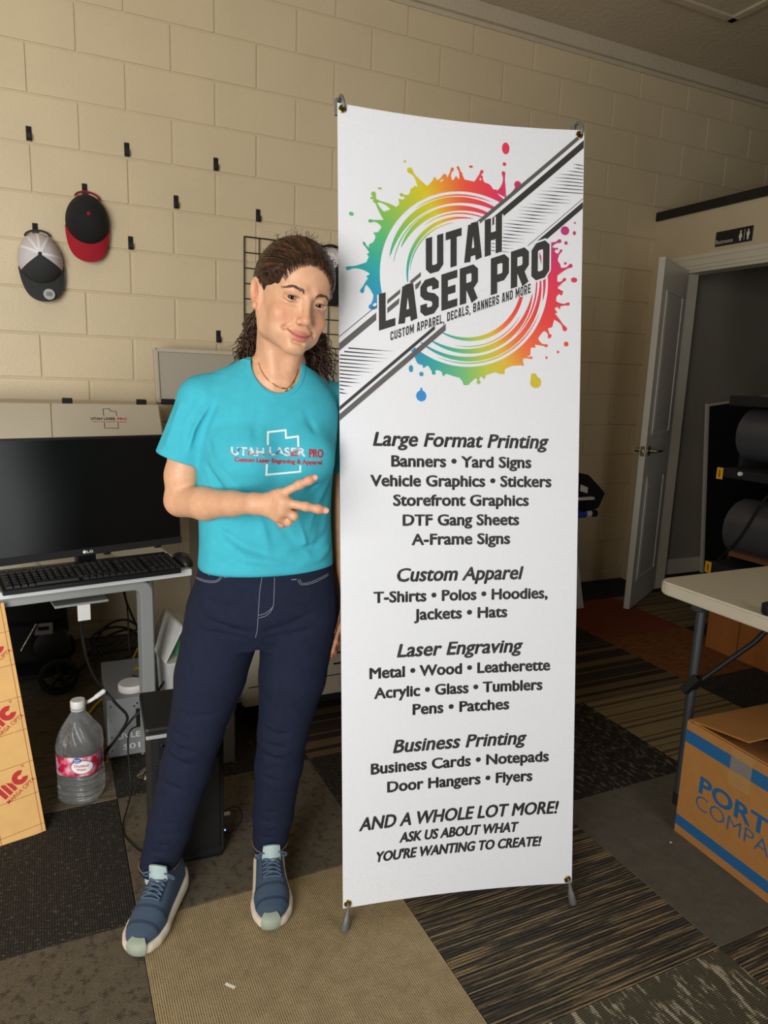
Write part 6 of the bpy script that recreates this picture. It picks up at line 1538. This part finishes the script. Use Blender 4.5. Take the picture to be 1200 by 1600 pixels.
def seam(name, pts, r, m, parent=jeans, tree=JEANS, dashes=False):
    """thread laid on the denim; pts are (x, z) at the front of the hips"""
    E = V(tuple(EYE_PT)); out = []
    for p in spline([(a, 0, b) for a, b in pts], 7):
        hh = tree.ray_cast(E, (V((p.x, -.08, p.z))-E).normalized(), 4)
        if hh[0] is not None: out.append(hh[0]+hh[1]*.0003)
    if len(out) > 2: return tube(name, out, r, m, parent, 5)
jx = lambda x: .0935+(x-415)*.00150
jz = lambda y: .899-(y-886)*.00150
zz_ = lambda l: [(jx(240+a*.2667), jz(840+b*.2667)) for a, b in l]
for l in ([(250, 150), (280, 185), (340, 208), (400, 208), (425, 185), (428, 165)], [(250, 158), (282, 194), (342, 217), (402, 216), (433, 190), (436, 165)], [(360, 180), (362, 160), (385, 150), (418, 158)], [(1050, 140), (1010, 165), (950, 195), (900, 205), (885, 180)], [(1050, 150), (1012, 175), (950, 205), (893, 213), (875, 185)],
          [(667, 180), (655, 260), (650, 340), (645, 420)], [(740, 175), (738, 260), (735, 345)], [(735, 345), (720, 380), (690, 410), (650, 425)], [(730, 355), (712, 375), (682, 398), (650, 408)], [(645, 425), (640, 500), (630, 545)]):
    seam('stitching', zz_(l), .0007, m_thread)
for x0, w in ((447, 26), (838, 28)):
    seam('belt_loop', zz_([(x0, 186), (x0+w/2, 184), (x0+w, 182)]), .0012, m_thread)
def hem_ring(leg, dz, m):
    c, r = np.array(leg[-1][0]), leg[-1][1]; pts = []
    for i in range(36):
        a = 2*PI*i/36; d = V((math.cos(a), math.sin(a), 0)); o = V((c[0], c[1], c[2]+dz-.12*math.sin(a)*-.045))
        hh = JEANS.ray_cast(o+d*.12, -d, .2)
        if hh[0] is not None: pts.append(hh[0]+hh[1]*.0003)
    tube('hem_stitching', pts, .0008, m, jeans, 5, closed=True)
hem_ring(RL, .010, m_tthread); hem_ring(LL, .010, m_tthread)

# ---- shoes
m_up = mat('slate_blue_knit', lin(62, 80, 100), .85, var=.06, vscale=120, bump=.0006, bscale=700); m_up2 = mat('navy_overlay', lin(44, 58, 78), .7)
m_sole = mat('off_white_foam', lin(222, 210, 190), .6, var=.05, vscale=40); m_toe = mat('sage_rubber', lin(148, 158, 140), .6); m_ton = mat('mint_knit', lin(172, 192, 190), .85); m_lace = mat('slate_lace', lin(74, 92, 112), .85)
def make_shoe(name, label, toe, heel, mirror):
    toe, heel = V(toe), V(heel); L = .272; d = (toe-heel).normalized(); rz = math.atan2(d.x, -d.y)
    c = toe-d*L     # heel back point from the toe
    t = bpy.data.objects.new(name, None); link(t, person); t.location = (c.x, c.y, 0); t.rotation_euler = (0, 0, rz); t['label'] = label
    # along -y: s=0 heel, s=1 toe
    S_ = np.linspace(0, 1, 41)
    wi = np.interp(S_, [0, .03, .12, .3, .5, .68, .82, .92, .975, 1], [.012, .026, .035, .034, .037, .046, .044, .033, .018, .003])
    wo = np.interp(S_, [0, .03, .12, .3, .5, .68, .82, .92, .975, 1], [.012, .026, .036, .038, .042, .048, .041, .027, .013, .003])
    cx = np.interp(S_, [0, .3, .6, .85, 1], [0, .001, 0, .006, .010])
    if mirror: wi, wo, cx = wo, wi, -cx
    sole_t = np.interp(S_, [0, .1, .3, .6, .85, 1], [.056, .050, .042, .036, .033, .036]); sole_b = np.interp(S_, [0, .05, .12, .8, .92, 1], [.014, .004, 0, 0, .006, .017])
    up_h = np.interp(S_, [0, .04, .12, .20, .28, .36, .45, .56, .68, .8, .9, .97, 1], [.074, .092, .096, .100, .106, .110, .102, .088, .074, .063, .054, .045, .037])
    def ringmesh(nm, secfn, m, par):
        vs, fs = [], []; n = None
        for i in range(len(S_)):
            r = secfn(i); n = len(r); vs += r
        for i in range(len(S_)-1):
            for k in range(n): k2 = (k+1) % n; fs.append((i*n+k, i*n+k2, (i+1)*n+k2, (i+1)*n+k))
        fs.append(tuple(range(n-1, -1, -1))); fs.append(tuple((len(S_)-1)*n+k for k in range(n)))
        bm = bmesh.new(); vv = [bm.verts.new(p) for p in vs]
        for f in fs: bm.faces.new([vv[i] for i in f])
        bmesh.ops.recalc_face_normals(bm, faces=bm.faces[:]); return smooth(obj(nm, bm, m, par), 60)
    def sec_sole(i):
        y = -S_[i]*L; out = []
        for k in range(20):
            a = 2*PI*k/20; w = wo[i] if math.cos(a) > 0 else wi[i]; z0, z1 = sole_b[i], sole_t[i]
            x = cx[i]+(w+.0075)*math.copysign(abs(math.cos(a))**.35, math.cos(a)); z = (z0+z1)/2+(z1-z0)/2*math.copysign(abs(math.sin(a))**.5, math.sin(a))
            if z < (z0+z1)/2: x = cx[i]+(x-cx[i])*(.95)
            out.append((x, y, z))
        return out
    ringmesh('sole', sec_sole, m_sole, t)
    def up_pt(s, a):
        """a 0..pi over the instep"""
        i = s*(len(S_)-1); f = lambda q: float(np.interp(s, S_, q)); w = f(wo) if math.cos(a) > 0 else f(wi); zb = f(sole_t)-.008; hh = f(up_h)
        return V((f(cx)+w*.985*math.copysign(abs(math.cos(a))**.8, math.cos(a)), -s*L*.985-.002, zb+(hh-zb)*abs(math.sin(a))**(.62+.25*s)))
    def sec_up(i): return [tuple(up_pt(S_[i], PI*k/18)) for k in range(19)]+[(cx[i], -S_[i]*L*.985-.002, sole_t[i]-.010)]
    upper = ringmesh('upper', sec_up, m_up, t)
    # toe bumper and overlays
    def strip(nm, s0, s1, a0, a1, off, m, par, n=10, mm=14):
        vs, fs = [], []
        for i in range(n+1):
            for k in range(mm+1):
                s, a = s0+(s1-s0)*i/n, a0+(a1-a0)*k/mm; p = up_pt(s, a); q = up_pt(min(1, s+.01), a)-up_pt(max(0, s-.01), a); r_ = up_pt(s, a+.05)-up_pt(s, a-.05)
                nn = r_.cross(q); nn = nn.normalized() if nn.length > 1e-9 else V((0, 0, 1)); 
                if nn.z < 0: nn = -nn
                vs.append(p+nn*off)
        for i in range(n):
            for k in range(mm): fs.append((i*(mm+1)+k, i*(mm+1)+k+1, (i+1)*(mm+1)+k+1, (i+1)*(mm+1)+k))
        return smooth(obj(nm, pydata(nm, vs, fs), m, par), 180)
    vs, fs = [], []; xt = .010 if not mirror else -.010
    for i in range(11):
        u = i/10-.5
        for z, k, bk in ((.012, .80, .004), (.020, .92, -.0015), (.034, 1.0, -.002), (.042, .92, .003), (.047, .78, .010), (.050, .60, .018)):
            x = u*.050*k; vs.append((xt+x, -L-.002+bk+.045*(1-math.sqrt(max(0, 1-(x/.042)**2))), z))
    for i in range(10):
        for j in range(5): fs.append((i*6+j, (i+1)*6+j, (i+1)*6+j+1, i*6+j+1))
    smooth(obj('toe_bumper', pydata('toe', vs, fs), m_toe, t), 60)
    strip('overlay_band', .66, .685, .35, PI-.35, .0009, m_up2, upper, 3); strip('overlay_band', .80, .825, .30, PI-.30, .0009, m_up2, upper, 3)
    strip('eyestay', .40, .62, 1.02, 1.26, .0012, m_up2, upper, 10, 4); strip('eyestay', .40, .62, PI-1.26, PI-1.02, .0012, m_up2, upper, 10, 4)
    # tongue rising in front of the ankle
    vs, fs = [], []
    for i in range(9):
        v = i/8
        for k in range(9):
            u = k/8-.5; w = .050-.006*v
            vs.append((u*w, -.118-.004*v-.014*(1-4*u*u)*(1-v*.3), .092+.054*v-.010*(u*2)**2*(1 if v > .8 else .6)))
    n9 = len(vs)
    for p in list(vs): vs.append((p[0], p[1]+.006, p[2]-.001))
    for i in range(8):
        for k in range(8): a = i*9+k; fs += [(a, a+1, a+10, a+9), (n9+a+9, n9+a+10, n9+a+1, n9+a)]
    for k in range(8): a = 72+k; fs.append((a, a+1, n9+a+1, n9+a))
    for i in range(8): a = i*9; fs += [(a+9, a, n9+a, n9+a+9), (a+8, a+17, n9+a+17, n9+a+8)]
    smooth(obj('tongue', pydata('tongue', vs, fs), m_ton, t), 60)
    # laces
    rows = np.linspace(.415, .605, 6)
    def lp(s, a, o=.0035):
        p = up_pt(s, a); return p+V((0, -.0015, o))
    for i in range(len(rows)-1):
        for sd in (0, 1):
            a0, a1 = (1.08, PI-1.08) if sd == 0 else (PI-1.08, 1.08)
            pts = [lp(rows[i]+(rows[i+1]-rows[i])*q, a0+(a1-a0)*q, .003+.0025*math.sin(PI*q)+(.0018 if sd else 0)) for q in np.linspace(0, 1, 9)]
            tube('lace', pts, .0026, m_lace, t, 6)
    for i in (0,): tube('lace', [lp(rows[i], a, .004) for a in np.linspace(1.05, PI-1.05, 9)], .0028, m_lace, t, 6)
    tube('lace', [lp(rows[-1]+.012, a, .003) for a in np.linspace(1.12, PI-1.12, 9)], .0026, m_lace, t, 6)
    for sd in (-1, 1):
        p0 = up_pt(.410, PI/2)+V((0, -.006, .008))
        tube('lace_loop', spline([p0, p0+V((sd*.020, -.006, .006)), p0+V((sd*.040, -.002, -.004)), p0+V((sd*.036, .006, -.016)), p0+V((sd*.014, .0, -.002)), p0], 6), .0024, m_lace, t, 6)
    return t
make_shoe('shoe', 'slate blue running shoe on the forward foot', (-.178, -.231, 0), (-.146, .056, 0), False)
make_shoe('shoe', 'slate blue running shoe beside the banner', (.143, -.135, 0), (.083, .13, 0), True)
for leg, nm in ((RL, 1), (LL, -1)):
    c = leg[-1][0]; F = None
    lathe('sock', [(.034, .055), (.034, .09), (.034, .13)], m_ton, person, 24, (c[0], c[1]-.004, 0))
# ---- jewellery
def on_body(p, d=(0, 1, 0), tree=BODY):
    hh = tree.ray_cast(V(p), V(d).normalized(), .6); return hh
E = V(tuple(EYE_PT))
def chain(name, pts, r, off=.0012):
    out = []
    for p in spline([(a, 0, b) for a, b in pts], 10):
        hh = BODY.ray_cast(E, (V((p.x, -.03, p.z))-E).normalized(), 4)
        if hh[0] is not None: out.append(hh[0]+hh[1]*off)
    return tube(name, out, r, m_brass, person, 6)
m_gold = m_brass
nl = chain('necklace', [(.080, 1.383), (.088, 1.362), (.105, 1.342), (.128, 1.330), (.142, 1.328), (.152, 1.337), (.162, 1.352), (.168, 1.372)], .0008)
chain('necklace', [(.092, 1.356), (.108, 1.340), (.124, 1.331), (.140, 1.329), (.150, 1.331), (.158, 1.340), (.166, 1.362)], .0006)
for p, r in (((.142, 1.326), .0028), ((.1405, 1.320), .0022), ((.152, 1.331), .0024), ((.113, 1.338), .0018)):
    hh = BODY.ray_cast(E, (V((p[0], -.03, p[1]))-E).normalized(), 4)
    if hh[0] is not None:
        bm = bmesh.new(); bmesh.ops.create_icosphere(bm, subdivisions=2, radius=r); smooth(obj('bead', bm, m_brass, nl, hh[0]+hh[1]*.002), 180)
for q in ((-.0795, .001, -.037), (-.0785, .006, -.0315)):
    bm = bmesh.new(); bmesh.ops.create_icosphere(bm, subdivisions=2, radius=.0020); c = H(q)
    hh = BODY.find_nearest(V(tuple(H((-.10, -.01, q[2])))), .05); smooth(obj('earring', bm, m_brass, person, tuple(H(q))), 180)
# fingernails
def nail(tip, prev, r):
    tip, prev = V(tip), V(prev); ax = (tip-prev).normalized(); out = (E-tip); out -= ax*out.dot(ax); out.normalize(); sd = ax.cross(out)
    vs, fs = [], []
    for i in range(7):
        for k in range(7):
            u, v = k/6-.5, i/6-.5; a = u*1.5; rr = r*1.02
            e_ = (1-(2*abs(v))**4*.25)
            vs.append(tip+ax*(v*.011-.0005)+sd*(rr*math.sin(a)*e_)+out*(rr*math.cos(a)+.0002-.0012*max(0, v)))
    for i in range(6):
        for k in range(6): fs.append((i*7+k, i*7+k+1, (i+1)*7+k+1, (i+1)*7+k))
    smooth(obj('fingernail', pydata('nail', vs, fs), mat('nail', lin(232, 176, 158), .3), person), 180)
nail(IDX[-1], IDX[-2], .0092*.79); nail(MID[-1], MID[-2], .0096*.79)
